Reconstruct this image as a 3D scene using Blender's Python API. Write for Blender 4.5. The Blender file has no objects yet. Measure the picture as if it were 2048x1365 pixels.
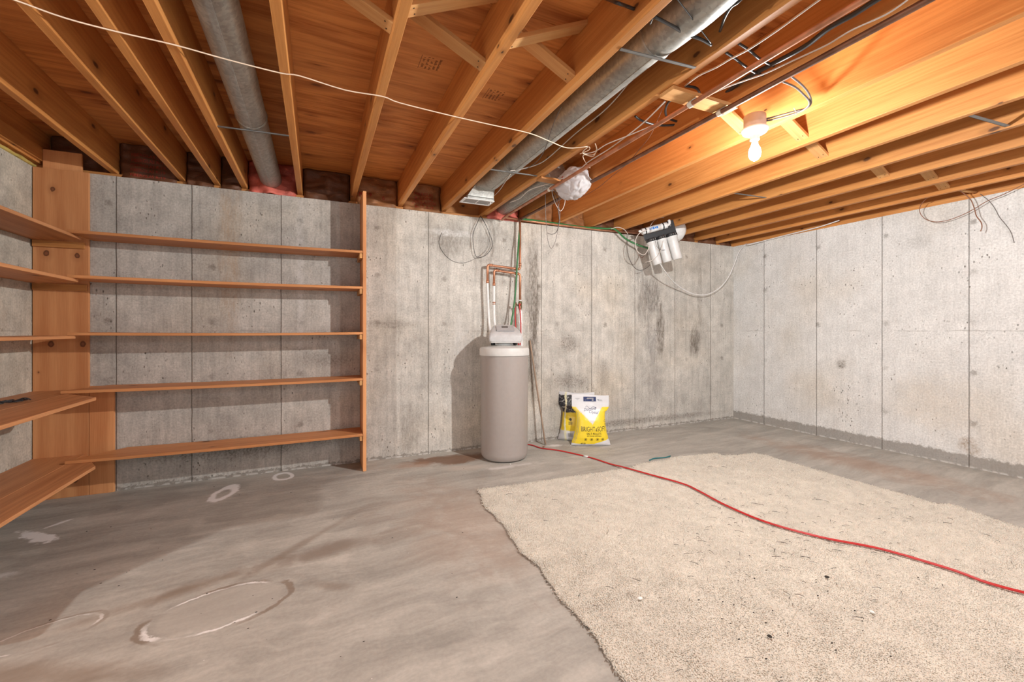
import bpy, bmesh, math, random
from mathutils import Vector, Matrix, noise as mnoise

# ------------------------------------------------------------------ camera, world, light
scene = bpy.context.scene
C = scene.collection
random.seed(7)

FOCAL_PX = 865.0            # focal length in pixels of the 2048 px wide frame
cam_data = bpy.data.cameras.new('camera')
cam_data.sensor_fit = 'HORIZONTAL'
cam_data.sensor_width = 36.0
cam_data.lens = 36.0 * FOCAL_PX / 2048.0
cam_data.shift_y = (662.5 - 682.5) / 2048.0
cam_data.clip_start = 0.05
cam = bpy.data.objects.new('camera', cam_data)
cam.location = (0.0, 0.0, 1.14)
cam.rotation_euler = (math.radians(90), 0, math.radians(-24.214))
C.objects.link(cam)
scene.camera = cam

world = bpy.data.worlds.new('world'); scene.world = world
world.use_nodes = True
bg = world.node_tree.nodes['Background']
bg.inputs[0].default_value = (0.90, 0.955, 1.0, 1)
bg.inputs[1].default_value = 0.80

scene.view_settings.view_transform = 'Standard'
scene.view_settings.look = 'None'
scene.view_settings.gamma = 1.0
scene.view_settings.use_curve_mapping = False
scene.view_settings.exposure = 0.58
scene.cycles.max_bounces = 8
scene.cycles.diffuse_bounces = 5
scene.cycles.use_denoising = True

def lamp(name, loc, power, radius, color):
    d = bpy.data.lights.new(name, 'POINT'); d.energy = power; d.shadow_soft_size = radius; d.color = color
    o = bpy.data.objects.new(name, d); o.location = loc; C.objects.link(o); return o
# bare bulb of the left room, and an unseen fill light added behind camera
lamp('bulb_light_left_room', (-3.3, 0.10, 1.95), 230, 0.035, (1.0, 0.98, 0.95))
lamp('fill_light_behind', (3.4, -1.6, 2.10), 80, 0.05, (0.97, 0.98, 1.0))
BULB = (2.13, 1.575, 2.10)
BULB_STRENGTH = 90.0
# light of the visible bulb, set inside its thin translucent glass
_o = lamp('bulb_light', (BULB[0], BULB[1], BULB[2] - 0.010), 75, 0.026, (1.0, 0.985, 0.965)); _d = _o.data
_d.use_nodes = True
_nt = _d.node_tree; _f = _nt.nodes.new('ShaderNodeLightFalloff'); _f.inputs['Strength'].default_value = 1.0
_nt.links.new(_f.outputs['Linear'], _nt.nodes['Emission'].inputs['Strength'])

# ------------------------------------------------------------------ helpers: node materials
class G:
    def __init__(s, name, rough=0.8, spec=0.3, metal=0.0):
        s.m = bpy.data.materials.new(name); s.m.use_nodes = True
        s.t = s.m.node_tree; s.N = s.t.nodes; s.L = s.t.links
        s.b = s.N['Principled BSDF']
        s.b.inputs['Roughness'].default_value = rough
        s.b.inputs['Specular IOR Level'].default_value = spec
        s.b.inputs['Metallic'].default_value = metal
        s._tc = None
    def tc(s, out='Object'):
        if s._tc is None: s._tc = s.N.new('ShaderNodeTexCoord')
        return s._tc.outputs[out]
    def set(s, sock, v):
        if hasattr(v, 'is_linked') or isinstance(v, bpy.types.NodeSocket): s.L.new(v, sock)
        elif isinstance(v, (tuple, list)) and sock.type == 'RGBA' and len(v) == 3: sock.default_value = (*v, 1)
        else: sock.default_value = v
    def math(s, op, a, b=0.0, clamp=False):
        n = s.N.new('ShaderNodeMath'); n.operation = op; n.use_clamp = clamp
        s.set(n.inputs[0], a); s.set(n.inputs[1], b); return n.outputs[0]
    def mix(s, f, a, b, mode='MIX'):
        n = s.N.new('ShaderNodeMix'); n.data_type = 'RGBA'; n.blend_type = mode
        s.set(n.inputs[0], f); s.set(n.inputs[6], a); s.set(n.inputs[7], b); return n.outputs[2]
    def map(s, vec, scale=(1,1,1), loc=(0,0,0), rot=(0,0,0)):
        n = s.N.new('ShaderNodeMapping'); s.set(n.inputs[0], vec)
        n.inputs['Scale'].default_value = scale; n.inputs['Location'].default_value = loc; n.inputs['Rotation'].default_value = rot
        return n.outputs[0]
    def noise(s, vec, scale=5.0, detail=4.0, rough=0.5, dist=0.0):
        n = s.N.new('ShaderNodeTexNoise'); s.set(n.inputs['Vector'], vec)
        n.inputs['Scale'].default_value = scale; n.inputs['Detail'].default_value = detail
        n.inputs['Roughness'].default_value = rough; n.inputs['Distortion'].default_value = dist
        return n.outputs[0]
    def vor(s, vec, scale=5.0, rand=1.0, out='Distance', feature='F1'):
        n = s.N.new('ShaderNodeTexVoronoi'); s.set(n.inputs['Vector'], vec); n.feature = feature
        n.inputs['Scale'].default_value = scale; n.inputs['Randomness'].default_value = rand
        return n.outputs[out]
    def ramp(s, f, stops, interp='LINEAR'):
        n = s.N.new('ShaderNodeValToRGB'); cr = n.color_ramp; cr.interpolation = interp
        while len(cr.elements) < len(stops): cr.elements.new(0.5)
        for e, (p, c) in zip(cr.elements, stops):
            e.position = p; e.color = (c, c, c, 1) if isinstance(c, (int, float)) else (*c, 1)
        s.set(n.inputs[0], f); return n.outputs[0]
    def step(s, v, lo, hi, a=0.0, b=1.0):
        n = s.N.new('ShaderNodeMapRange'); n.interpolation_type = 'SMOOTHSTEP'
        s.set(n.inputs[0], v)
        for i, q in enumerate((lo, hi, a, b)): n.inputs[i+1].default_value = q
        return n.outputs[0]
    def sep(s, vec):
        n = s.N.new('ShaderNodeSeparateXYZ'); s.set(n.inputs[0], vec); return n.outputs
    def comb(s, x, y, z):
        n = s.N.new('ShaderNodeCombineXYZ')
        for i, v in enumerate((x, y, z)): s.set(n.inputs[i], v)
        return n.outputs[0]
    def vadd(s, a, b):
        n = s.N.new('ShaderNodeVectorMath'); n.operation = 'ADD'; s.set(n.inputs[0], a); s.set(n.inputs[1], b); return n.outputs[0]
    def rnd(s):
        n = s.N.new('ShaderNodeObjectInfo'); return n.outputs['Random']
    def col(s, v): s.set(s.b.inputs['Base Color'], v); return s
    def rough(s, v): s.set(s.b.inputs['Roughness'], v); return s
    def bump(s, h, strength=0.3, dist=0.01):
        n = s.N.new('ShaderNodeBump'); n.inputs['Strength'].default_value = strength; n.inputs['Distance'].default_value = dist
        s.set(n.inputs['Height'], h); s.L.new(n.outputs[0], s.b.inputs['Normal']); return s

def plain(name, c, rough=0.6, spec=0.4, metal=0.0, vary=0.06, scale=30.0):
    g = G(name, rough, spec, metal)
    n = g.noise(g.tc(), scale, 3)
    k = g.step(n, 0.3, 0.7, 1 - vary, 1 + vary)
    g.col(g.mix(1.0, c, g.comb(k, k, k), 'MULTIPLY'))
    return g.m

# ---- poured concrete walls; ax = 0 when the wall runs along x, 1 along y
def concrete(name, ax, length, x0, seams, tints, blobs, base, damp=0.0, crack=1.15, streak=0.5, mott=1.0):
    g = G(name, 0.9, 0.15)
    p = g.tc(); X, Y, Z = g.sep(p)
    U = X if ax == 0 else Y
    q = g.comb(U, 0.0, Z) ; P = g.vadd(q, (0.0, 0.0, 0.0))
    big = g.noise(P, 1.6, 4, 0.6)
    mid = g.noise(P, 7.0, 5, 0.65)
    fine = g.noise(P, 70.0, 4, 0.7)
    streaks = g.noise(g.map(P, (28, 1, 2.2)), 1.0, 5, 0.65)
    form = g.noise(g.map(P, (220, 1, 10)), 1.0, 2, 0.6)          # board texture left by the form panels
    # panel tints
    f = g.math('DIVIDE', g.math('SUBTRACT', U, x0), length)
    edges = [0.0] + [(s - x0) / length for s in seams]
    pan = g.ramp(f, [(max(0, e), t) for e, t in zip(edges, tints)], 'CONSTANT')
    k = g.step(big, 0.3, 0.72, 1 - 0.16 * mott, 1 + 0.10 * mott)
    k = g.math('MULTIPLY', k, g.step(mid, 0.28, 0.72, 1 - 0.20 * mott, 1 + 0.14 * mott))
    k = g.math('MULTIPLY', k, g.step(fine, 0.25, 0.75, 0.80, 1.16))
    k = g.math('MULTIPLY', k, g.step(form, 0.3, 0.7, 0.95, 1.05))
    k = g.math('MULTIPLY', k, g.step(streaks, 0.25, 0.62, 1.0 - 0.16 * streak, 1.05))
    c = g.mix(1.0, base, pan, 'MULTIPLY')
    warm = g.noise(P, 1.1, 2, 0.5)
    c = g.mix(g.step(warm, 0.45, 0.75, 0.0, 0.5), c, (base[0] * 0.93, base[1] * 0.83, base[2] * 0.70))
    c = g.mix(1.0, c, g.comb(k, k, k), 'MULTIPLY')
    # pits and bug holes
    v = g.vor(g.map(P, (1.0, 1, 0.55)), 34.0)
    mask = g.step(g.noise(P, 3.2, 3, 0.6), 0.47, 0.66)
    pits = g.math('MULTIPLY', g.step(g.math('ADD', v, g.math('MULTIPLY', g.math('SUBTRACT', fine, 0.5), 0.25)), 0.10, 0.20, 1.0, 0.0), mask)
    v2 = g.vor(g.map(P, (1.2, 1, 0.6)), 95.0)
    pits2 = g.math('MULTIPLY', g.step(v2, 0.12, 0.24, 1.0, 0.0), g.step(g.noise(P, 5.0, 4, 0.7), 0.5, 0.62))
    c = g.mix(g.math('MULTIPLY', pits, 0.75), c, (0.085, 0.07, 0.055))
    c = g.mix(g.math('MULTIPLY', pits2, 0.5), c, (0.12, 0.10, 0.08))
    fk = g.math('MULTIPLY', g.step(g.noise(g.map(P, (55, 1, 18)), 1.0, 4, 0.75), 0.60, 0.68), g.step(g.noise(P, 2.4, 4, 0.7), 0.42, 0.6))
    c = g.mix(g.math('MULTIPLY', fk, 0.5 * streak + 0.1), c, (0.15, 0.125, 0.10))
    lk = g.math('MULTIPLY', g.step(g.noise(g.map(P, (40, 1, 9)), 1.0, 4, 0.75), 0.60, 0.70), g.step(g.noise(P, 2.0, 3, 0.7), 0.58, 0.42))
    c = g.mix(g.math('MULTIPLY', lk, 0.35), c, (0.66, 0.65, 0.63))
    # rusty/dark blotches round the form ties (regular grid 0.305 x 0.42 m)
    wob = g.math('MULTIPLY', g.math('SUBTRACT', g.noise(P, 38.0, 5, 0.75), 0.5), 0.085)
    gu = g.math('ADD', g.math('PINGPONG', g.math('ADD', U, 0.13), 0.1525 * 2), wob)
    gz = g.math('ADD', g.math('PINGPONG', g.math('ADD', Z, 0.05), 0.21), wob)
    rr = g.math('SQRT', g.math('ADD', g.math('MULTIPLY', gu, gu), g.math('MULTIPLY', gz, gz)))
    tie = g.math('MULTIPLY', g.step(rr, 0.008, 0.035, 1.0, 0.0), g.step(g.noise(P, 2.6, 2), 0.38, 0.6))
    c = g.mix(g.math('MULTIPLY', tie, 0.5), c, (0.10, 0.08, 0.06))
    # lift line
    lz = g.math('ABSOLUTE', g.math('SUBTRACT', g.math('ADD', Z, g.math('MULTIPLY', g.noise(P, 4.0, 3), 0.02)), crack))
    c = g.mix(g.math('MULTIPLY', g.step(lz, 0.001, 0.008, 0.35, 0.0), mask), c, (0.16, 0.14, 0.12))
    # stains with a shape of their own: (u, z, ru, rz, strength, colour, streaky)
    bn = g.noise(g.map(P, (16, 1, 3.5)), 1.0, 6, 0.75)
    bn2 = g.noise(P, 14.0, 6, 0.75)
    fl = g.noise(g.map(P, (75, 1, 16)), 1.0, 4, 0.7); flk = g.step(fl, 0.40, 0.60, 1.0, 0.45); flk2 = g.step(g.noise(P, 55.0, 4, 0.75), 0.40, 0.58, 1.0, 0.4)
    for (bu, bz, ru, rz, st, cc, sk) in blobs:
        du = g.math('DIVIDE', g.math('SUBTRACT', U, bu), ru); dz = g.math('DIVIDE', g.math('SUBTRACT', Z, bz), rz)
        r2 = g.math('ADD', g.math('MULTIPLY', du, du), g.math('MULTIPLY', dz, dz))
        e = g.math('ADD', r2, g.math('MULTIPLY', g.math('SUBTRACT', bn if sk else bn2, 0.5), -4.0))
        c = g.mix(g.math('MULTIPLY', g.step(e, -0.3, 1.2, min(1, st * 1.5), 0.0), flk if sk else flk2), c, cc)
    if damp:
        dn = g.noise(P, 26.0, 5, 0.7)
        e = g.math('ADD', Z, g.math('MULTIPLY', g.math('SUBTRACT', dn, 0.5), -0.10))
        c = g.mix(g.step(e, damp * 0.8, damp, 0.72, 0.0), c, (0.19, 0.17, 0.145))
    eff = g.math('MULTIPLY', g.step(Z, 0.006, 0.02, 1.0, 0.0), g.step(g.noise(P, 20, 4), 0.42, 0.55))
    c = g.mix(g.math('MULTIPLY', eff, 0.6), c, (0.62, 0.60, 0.57))
    # panel seams
    w2 = g.math('MULTIPLY', g.math('SUBTRACT', g.noise(P, 9.0, 3), 0.5), 0.006)
    h = g.math('MULTIPLY', fine, 0.25)
    h = g.math('SUBTRACT', h, g.math('MULTIPLY', pits, 0.9))
    h = g.math('ADD', h, g.math('MULTIPLY', form, 0.10))
    seam_tot = None
    for s_ in seams:
        d = g.math('ABSOLUTE', g.math('SUBTRACT', g.math('ADD', U, w2), s_))
        sm = g.step(d, 0.0012, 0.006, 1.0, 0.0)
        seam_tot = sm if seam_tot is None else g.math('MAXIMUM', seam_tot, sm)
    c = g.mix(g.math('MULTIPLY', seam_tot, 0.62), c, (0.10, 0.085, 0.07))
    h = g.math('SUBTRACT', h, g.math('MULTIPLY', seam_tot, 0.8))
    g.col(c); g.bump(h, 0.75, 0.006)
    return g.m

# ---- timber: axis = index of the grain direction
def wood(name, light, dark, axis=1, knots=0.6, rough=0.55, spec=0.3, contrast=1.0, ring=9.0, gr=0.22, kn=()):
    g = G(name, rough, spec)
    r = g.rnd()
    off = g.comb(g.math('MULTIPLY', r, 7.3), g.math('MULTIPLY', r, 31.0), g.math('MULTIPLY', r, 13.7))
    p = g.vadd(g.tc(), off)
    sc = [1.0, 1.0, 1.0]; sc[axis] = 0.07
    warp = g.noise(g.map(p, tuple(v * 3 for v in sc)), 1.0, 2, 0.5)
    st = g.map(p, tuple(sc))
    wn = g.N.new('ShaderNodeTexWave'); wn.wave_type = 'RINGS'; wn.rings_direction = 'XYZ'[axis]
    g.set(wn.inputs['Vector'], g.vadd(g.map(p, tuple(v * 1.0 for v in sc), (0.35, 0.2, 0.6)), g.comb(g.math('MULTIPLY', warp, 0.5), 0.0, g.math('MULTIPLY', warp, 0.3))))
    wn.inputs['Scale'].default_value = ring; wn.inputs['Distortion'].default_value = 1.4
    wn.inputs['Detail'].default_value = 3; wn.inputs['Detail Scale'].default_value = 2
    grain = wn.outputs[1]
    sf = [170.0] * 3; sf[axis] = 5.0
    fine = g.noise(g.map(p, tuple(sf)), 1.0, 3, 0.6)
    sm = [14.0] * 3; sm[axis] = 1.1
    mid = g.noise(g.map(p, tuple(sm)), 1.0, 4, 0.55)
    f = g.step(grain, 0.1, 0.9, 0.0, gr)
    f = g.math('ADD', f, g.step(fine, 0.3, 0.7, -0.12, 0.22))
    f = g.math('ADD', f, g.step(mid, 0.3, 0.75, -0.15, 0.45))
    f = g.math('MULTIPLY', f, contrast, True)
    c = g.mix(f, light, dark)
    tone = g.math('ADD', g.math('MULTIPLY', r, 0.22), 0.88)
    c = g.mix(1.0, c, g.comb(tone, tone, tone), 'MULTIPLY')
    if knots:
        s3 = g.sep(p); along = s3[axis]; a_, b_ = [s3[k] for k in range(3) if k != axis]
        cross = g.math('ADD', a_, b_)
        q2 = g.comb(g.math('MULTIPLY', cross, 4.0), g.math('MULTIPLY', along, 2.0), 0.0)
        n = g.N.new('ShaderNodeTexVoronoi'); n.voronoi_dimensions = '2D'; g.set(n.inputs['Vector'], q2); n.inputs['Scale'].default_value = 1.0
        d = g.math('ADD', n.outputs['Distance'], g.math('MULTIPLY', g.math('SUBTRACT', g.noise(p, 30, 3), 0.5), 0.05))
        cs = g.sep(n.outputs['Color'])
        on = g.step(cs[0], 1 - knots - 0.02, 1 - knots, 0.0, 1.0)
        d = g.math('DIVIDE', d, g.step(cs[1], 0, 1, 0.45, 1.3))
        halo = g.math('MULTIPLY', g.step(d, 0.04, 0.17, 0.45, 0.0), on)
        core = g.math('MULTIPLY', g.step(d, 0.025, 0.055, 0.85, 0.0), on)
        c = g.mix(halo, c, tuple(v * 0.6 for v in dark))
        c = g.mix(core, c, (0.06, 0.022, 0.010))
    if kn:
        s3 = g.sep(g.tc()); along = s3[axis]; cross = s3[0 if axis != 0 else 1]
        for (kx, kz, kr) in kn:
            dx = g.math('SUBTRACT', cross, kx); dz = g.math('MULTIPLY', g.math('SUBTRACT', along, kz), 0.75)
            d = g.math('SQRT', g.math('ADD', g.math('MULTIPLY', dx, dx), g.math('MULTIPLY', dz, dz)))
            d = g.math('ADD', d, g.math('MULTIPLY', g.math('SUBTRACT', g.noise(p, 45, 3), 0.5), 0.010))
            c = g.mix(g.step(d, kr, kr * 3.2, 0.5, 0.0), c, tuple(v * 0.75 for v in dark))
            c = g.mix(g.step(d, kr * 0.75, kr * 1.1, 0.9, 0.0), c, (0.10, 0.033, 0.014))
            c = g.mix(g.step(d, kr * 0.35, kr * 0.6, 0.7, 0.0), c, (0.25, 0.09, 0.04))
    g.col(c); g.bump(g.math('ADD', fine, g.math('MULTIPLY', grain, 0.3)), 0.12, 0.002)
    return g.m

M = {}
grey = (0.545, 0.52, 0.475)
BACK_SEAMS = [-1.31, -0.867, -0.27, 0.937, 2.121, 2.742, 3.342, 3.951, 4.546]
dk = (0.115, 0.095, 0.075); wt = (0.62, 0.61, 0.59); rst = (0.40, 0.27, 0.16)
M['back'] = concrete('concrete_back', 0, 7.3, -2.2, BACK_SEAMS,
    [0.86, 0.90, 0.86, 0.90, 0.98, 0.93, 1.0, 0.94, 0.95, 1.02],
    [(2.02, 1.55, 0.10, 0.60, 0.62, dk, 1), (2.01, 0.85, 0.09, 0.5, 0.5, dk, 1), (2.06, 1.35, 0.04, 0.5, 0.6, dk, 1), (1.55, 1.9, 0.30, 0.35, 0.25, dk, 1),
     (3.56, 1.52, 0.22, 0.32, 0.60, (0.15, 0.135, 0.12), 1), (3.60, 1.02, 0.13, 0.28, 0.45, (0.20, 0.19, 0.185), 1), (3.72, 1.15, 0.07, 0.42, 0.7, dk, 1), (3.62, 0.55, 0.15, 0.35, 0.40, (0.24, 0.225, 0.21), 1),
     (4.28, 1.0, 0.12, 0.22, 0.75, dk, 1), (4.36, 1.5, 0.05, 0.5, 0.35, dk, 1),
     (2.48, 0.60, 0.26, 0.10, 0.5, dk, 0), (2.45, 1.0, 0.16, 0.12, 0.45, dk, 0), (1.12, 2.0, 0.25, 0.18, 0.4, dk, 1),
     (1.25, 1.0, 0.10, 0.30, 0.35, wt, 1), (1.15, 2.07, 0.28, 0.04, 0.6, wt, 0), (-0.13, 1.6, 0.035, 0.9, 0.35, wt, 0), (-0.62, 1.75, 0.09, 0.8, 0.35, rst, 1),
     (-0.5, 0.22, 0.8, 0.10, 0.55, dk, 0), (0.75, 0.25, 0.16, 0.25, 0.25, dk, 1), (0.6, 1.2, 0.3, 0.05, 0.4, dk, 0), (0.05, 0.9, 0.3, 0.08, 0.35, dk, 0),
     (2.9, 0.65, 0.12, 0.2, 0.3, dk, 0), (3.35, 0.1, 1.6, 0.045, 0.5, dk, 0)],
    grey, damp=0.028, streak=1.0, mott=0.85)
M['right'] = concrete('concrete_right', 1, 6.0, -2.0, [-0.7, 0.5, 1.118, 1.728, 2.338, 2.938, 3.546],
    [1.10, 1.12, 1.10, 1.14, 1.12, 1.14, 1.10, 1.04],
    [(2.05, 1.95, 0.12, 0.07, 0.3, (0.3, 0.29, 0.27), 0), (2.70, 0.80, 0.06, 0.06, 0.6, dk, 0), (1.95, 0.5, 0.35, 0.30, 0.22, (0.50, 0.42, 0.33), 0), (1.73, 0.18, 0.08, 0.10, 0.5, (0.25, 0.17, 0.10), 0)],
    (0.58, 0.575, 0.56), damp=0.115, streak=0.3, mott=0.4)
M['left'] = concrete('concrete_left', 1, 6.0, 1.0, [2.75, 3.3], [0.98, 1.0, 0.98], [(3.5, 1.2, 0.2, 0.5, 0.25, rst, 1)], (0.52, 0.49, 0.42), streak=0.6)
M['joist'] = wood('joist_fir', (0.62, 0.28, 0.083), (0.42, 0.152, 0.037), 1, 0.6)
M['joist_x'] = wood('timber_across', (0.50, 0.225, 0.070), (0.33, 0.125, 0.032), 0, 0.4)
M['brace'] = wood('brace_pine', (0.60, 0.33, 0.13), (0.47, 0.21, 0.07), 0, 0.25)
M['shelf_x'] = wood('shelf_pine_back', (0.64, 0.29, 0.115), (0.45, 0.175, 0.06), 0, 0.35, 0.5)
M['shelf_y'] = wood('shelf_pine_side', (0.62, 0.29, 0.125), (0.38, 0.15, 0.058), 1, 0.35, 0.5)
M['board_z'] = wood('board_pine', (0.66, 0.31, 0.13), (0.50, 0.20, 0.075), 2, 0.0, 0.5, gr=0.45)
M['corner_z'] = wood('corner_board_pine', (0.66, 0.31, 0.13), (0.50, 0.20, 0.075), 2, 0.0, 0.5, gr=0.45, kn=((0.10, 2.10, 0.013), (0.068, 1.665, 0.016), (0.225, 1.66, 0.015), (0.092, 1.052, 0.017), (0.255, 1.050, 0.017), (0.170, 0.640, 0.018), (0.215, 0.118, 0.018), (0.03, 0.862, 0.005)))
def ply_mat():
    g = G('plywood', 0.6, 0.25); p = g.tc()
    a = g.noise(g.map(p, (1.1, 9.0, 1.0)), 1.6, 5, 0.6, 0.9)
    b = g.noise(g.map(p, (3.0, 60.0, 1.0)), 1.0, 4, 0.6, 0.4)
    w = g.noise(p, 0.9, 3, 0.5)
    f = g.math('ADD', g.step(a, 0.35, 0.68, 0.0, 0.75), g.step(b, 0.35, 0.7, -0.15, 0.35), True)
    c = g.mix(f, (0.72, 0.305, 0.085), (0.42, 0.135, 0.030))
    c = g.mix(g.step(w, 0.4, 0.65, 0.0, 0.45), c, (0.60, 0.28, 0.10))
    n = g.N.new('ShaderNodeTexVoronoi'); n.voronoi_dimensions = '2D'; g.set(n.inputs['Vector'], g.map(g.vadd(p, g.comb(0.0, g.math('MULTIPLY', a, 0.12), 0.0)), (2.6, 6.5, 1))); n.inputs['Scale'].default_value = 1.0
    cs = g.sep(n.outputs['Color']); d = g.math('DIVIDE', n.outputs['Distance'], g.step(cs[1], 0, 1, 0.5, 1.3))
    on = g.step(cs[0], 0.60, 0.62)
    c = g.mix(g.math('MULTIPLY', g.step(d, 0.05, 0.42, 0.6, 0.0), on), c, (0.27, 0.075, 0.018))
    c = g.mix(g.math('MULTIPLY', g.step(d, 0.03, 0.10, 0.7, 0.0), on), c, (0.10, 0.03, 0.012))
    g.col(c); g.bump(b, 0.15, 0.003); return g.m
M['ply'] = ply_mat()

# ---- floor slab
def floor_mat():
    g = G('concrete_floor', 0.62, 0.3)
    p = g.tc(); X, Y, Z = g.sep(p)
    w = g.noise(p, 1.3, 4, 0.6)
    P = g.vadd(p, g.comb(g.math('MULTIPLY', w, 0.9), g.math('MULTIPLY', w, 0.3), 0.0))
    rot = g.map(P, (0.8, 3.4, 1), rot=(0, 0, math.radians(-20)))
    sw = g.noise(rot, 1.6, 6, 0.62)
    mid = g.noise(P, 5.0, 5, 0.6); fine = g.noise(p, 60, 3, 0.6)
    k = g.step(sw, 0.3, 0.72, 0.80, 1.13)
    br = g.noise(g.map(P, (3, 18, 1), rot=(0, 0, math.radians(-14))), 1.5, 5, 0.65)
    k = g.math('MULTIPLY', k, g.step(br, 0.3, 0.7, 0.92, 1.07))
    k = g.math('MULTIPLY', k, g.step(mid, 0.3, 0.7, 0.90, 1.07))
    k = g.math('MULTIPLY', k, g.step(fine, 0.3, 0.7, 0.94, 1.05))
    c = g.mix(1.0, (0.405, 0.388, 0.350), g.comb(k, k, k), 'MULTIPLY')
    def blob(bx, by, rx, ry, ang, st, cc, soft=1.0, n=None, amp=1.6):
        nonlocal c
        v = g.map(p, (1, 1, 1), (-bx, -by, 0)); v = g.map(v, (1, 1, 1), rot=(0, 0, -ang))
        a, b, _ = g.sep(v)
        a = g.math('DIVIDE', a, rx); b = g.math('DIVIDE', b, ry)
        r = g.math('SQRT', g.math('ADD', g.math('MULTIPLY', a, a), g.math('MULTIPLY', b, b)))
        r = g.math('ADD', r, g.math('MULTIPLY', g.math('SUBTRACT', n or mid, 0.5), amp))
        c = g.mix(g.step(r, 1.0 - soft, 1.0, st, 0.0), c, cc)
        return r
    def ring(bx, by, rx, ry, ang, wd, st, cc, amp=0.3, gate=None):
        nonlocal c
        v = g.map(p, (1, 1, 1), (-bx, -by, 0)); v = g.map(v, (1, 1, 1), rot=(0, 0, -ang))
        a, b, _ = g.sep(v)
        a = g.math('DIVIDE', a, rx); b = g.math('DIVIDE', b, ry)
        r = g.math('SQRT', g.math('ADD', g.math('MULTIPLY', a, a), g.math('MULTIPLY', b, b)))
        r = g.math('ADD', r, g.math('MULTIPLY', g.math('SUBTRACT', gn, 0.5), amp))
        e = g.math('ABSOLUTE', g.math('SUBTRACT', r, 1.0))
        f = g.step(e, wd * 0.35, wd, st, 0.0)
        if gate is not None: f = g.math('MULTIPLY', f, gate)
        c = g.mix(f, c, cc)
    gn = g.noise(p, 11.0, 5, 0.65)
    g1 = g.step(g.noise(p, 5.0, 3), 0.44, 0.58)
    g2 = g.step(g.noise(p, 4.0, 3), 0.56, 0.42)
    rust = (0.36, 0.20, 0.13); dark = (0.205, 0.155, 0.115); white = (0.80, 0.79, 0.78)
    blob(0.80, 2.5, 0.55, 1.1, 0.2, 0.38, (0.36, 0.235, 0.165), 0.9)
    blob(1.12, 3.72, 0.42, 0.17, -0.2, 0.85, (0.17, 0.085, 0.045), 0.5, amp=1.8)
    blob(0.75, 3.68, 0.25, 0.12, -0.2, 0.5, (0.33, 0.19, 0.12), 0.7)
    blob(1.1, 3.45, 0.25, 0.10, -0.2, 0.5, (0.50, 0.44, 0.38), 0.6)
    blob(4.25, 2.2, 0.35, 1.3, 0.0, 0.5, (0.33, 0.20, 0.13), 0.9)
    blob(-0.05, 2.60, 0.62, 0.045, 0.80, 0.5, dark, 0.9, amp=0.9)
    blob(-0.55, 2.32, 0.55, 0.07, 0.30, 0.75, dark, 0.9, amp=1.2)
    blob(0.10, 2.45, 0.50, 0.12, 0.12, 0.75, (0.23, 0.185, 0.15), 0.9, amp=1.2)
    blob(-0.85, 1.95, 0.60, 0.10, -0.45, 0.65, dark, 0.9, amp=1.2)
    blob(-0.55, 1.55, 0.5, 0.06, -0.5, 0.5, dark, 0.9, amp=1.2)
    blob(0.05, 2.10, 0.16, 0.05, -0.6, 0.45, dark, 0.9, amp=0.8)
    # levelling patch with chalky rim
    blob(-0.365, 2.12, 0.24, 0.14, 0.22, 0.35, (0.46, 0.43, 0.385), 0.15, gn, 0.3)
    ring(-0.365, 2.12, 0.245, 0.145, 0.22, 0.055, 0.85, white, 0.30, g1)
    ring(-0.365, 2.115, 0.262, 0.158, 0.22, 0.075, 0.75, dark, 0.30, g2)
    ring(-0.93, 2.20, 0.17, 0.09, 0.3, 0.09, 0.5, dark, 0.3, g2)
    ring(-0.93, 2.20, 0.155, 0.08, 0.3, 0.06, 0.5, white, 0.3, g1)
    # chalk-white smears
    ring(-0.60, 3.60, 0.055, 0.125, -0.25, 0.50, 0.95, white, 1.2)
    ring(-0.245, 3.83, 0.062, 0.085, 0.2, 0.34, 0.95, white, 0.6)
    blob(-1.40, 3.25, 0.19, 0.05, -0.75, 1.0, white, 0.4, gn, 2.4)
    blob(-1.40, 3.43, 0.08, 0.022, 0.9, 0.9, white, 0.5, gn, 1.4)
    blob(-1.42, 2.80, 0.16, 0.04, 0.1, 0.6, white, 0.8, gn, 2.2)
    blob(2.15, 3.75, 0.16, 0.05, -0.3, 0.6, white, 0.8, gn, 2.2)
    blob(1.45, 3.33, 0.3, 0.05, 0.0, 0.4, white, 0.8, gn, 2.4)
    # crumbs
    v = g.vor(p, 26.0); on = g.step(g.noise(p, 2.0, 3), 0.5, 0.62)
    c = g.mix(g.math('MULTIPLY', g.step(v, 0.03, 0.055, 0.7, 0.0), on), c, (0.09, 0.06, 0.04))
    v = g.vor(g.vadd(p, (3.3, 7.1, 0)), 9.0)
    c = g.mix(g.step(v, 0.012, 0.022, 0.8, 0.0), c, white)
    g.col(c)
    g.rough(g.step(mid, 0.3, 0.7, 0.50, 0.72))
    g.bump(g.math('ADD', g.math('MULTIPLY', fine, 0.3), mid), 0.12, 0.006)
    return g.m
M['floor'] = floor_mat()

def duct_mat(name='galvanised'):
    g = G(name, 0.5, 0.4, 0.55)
    v = g.vor(g.vadd(g.tc(), g.comb(0.0, 0.0, 0.0)), 70.0, 1.0, 'Color')
    k = g.step(g.sep(v)[0], 0, 1, 0.86, 1.12)
    n = g.noise(g.tc(), 4.0, 5, 0.6)
    k = g.math('MULTIPLY', k, g.step(n, 0.3, 0.7, 0.8, 1.1))
    g.col(g.mix(1.0, (0.40, 0.40, 0.375), g.comb(k, k, k), 'MULTIPLY'))
    g.rough(g.step(n, 0.3, 0.7, 0.36, 0.55)); return g.m
M['duct'] = duct_mat()

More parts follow.
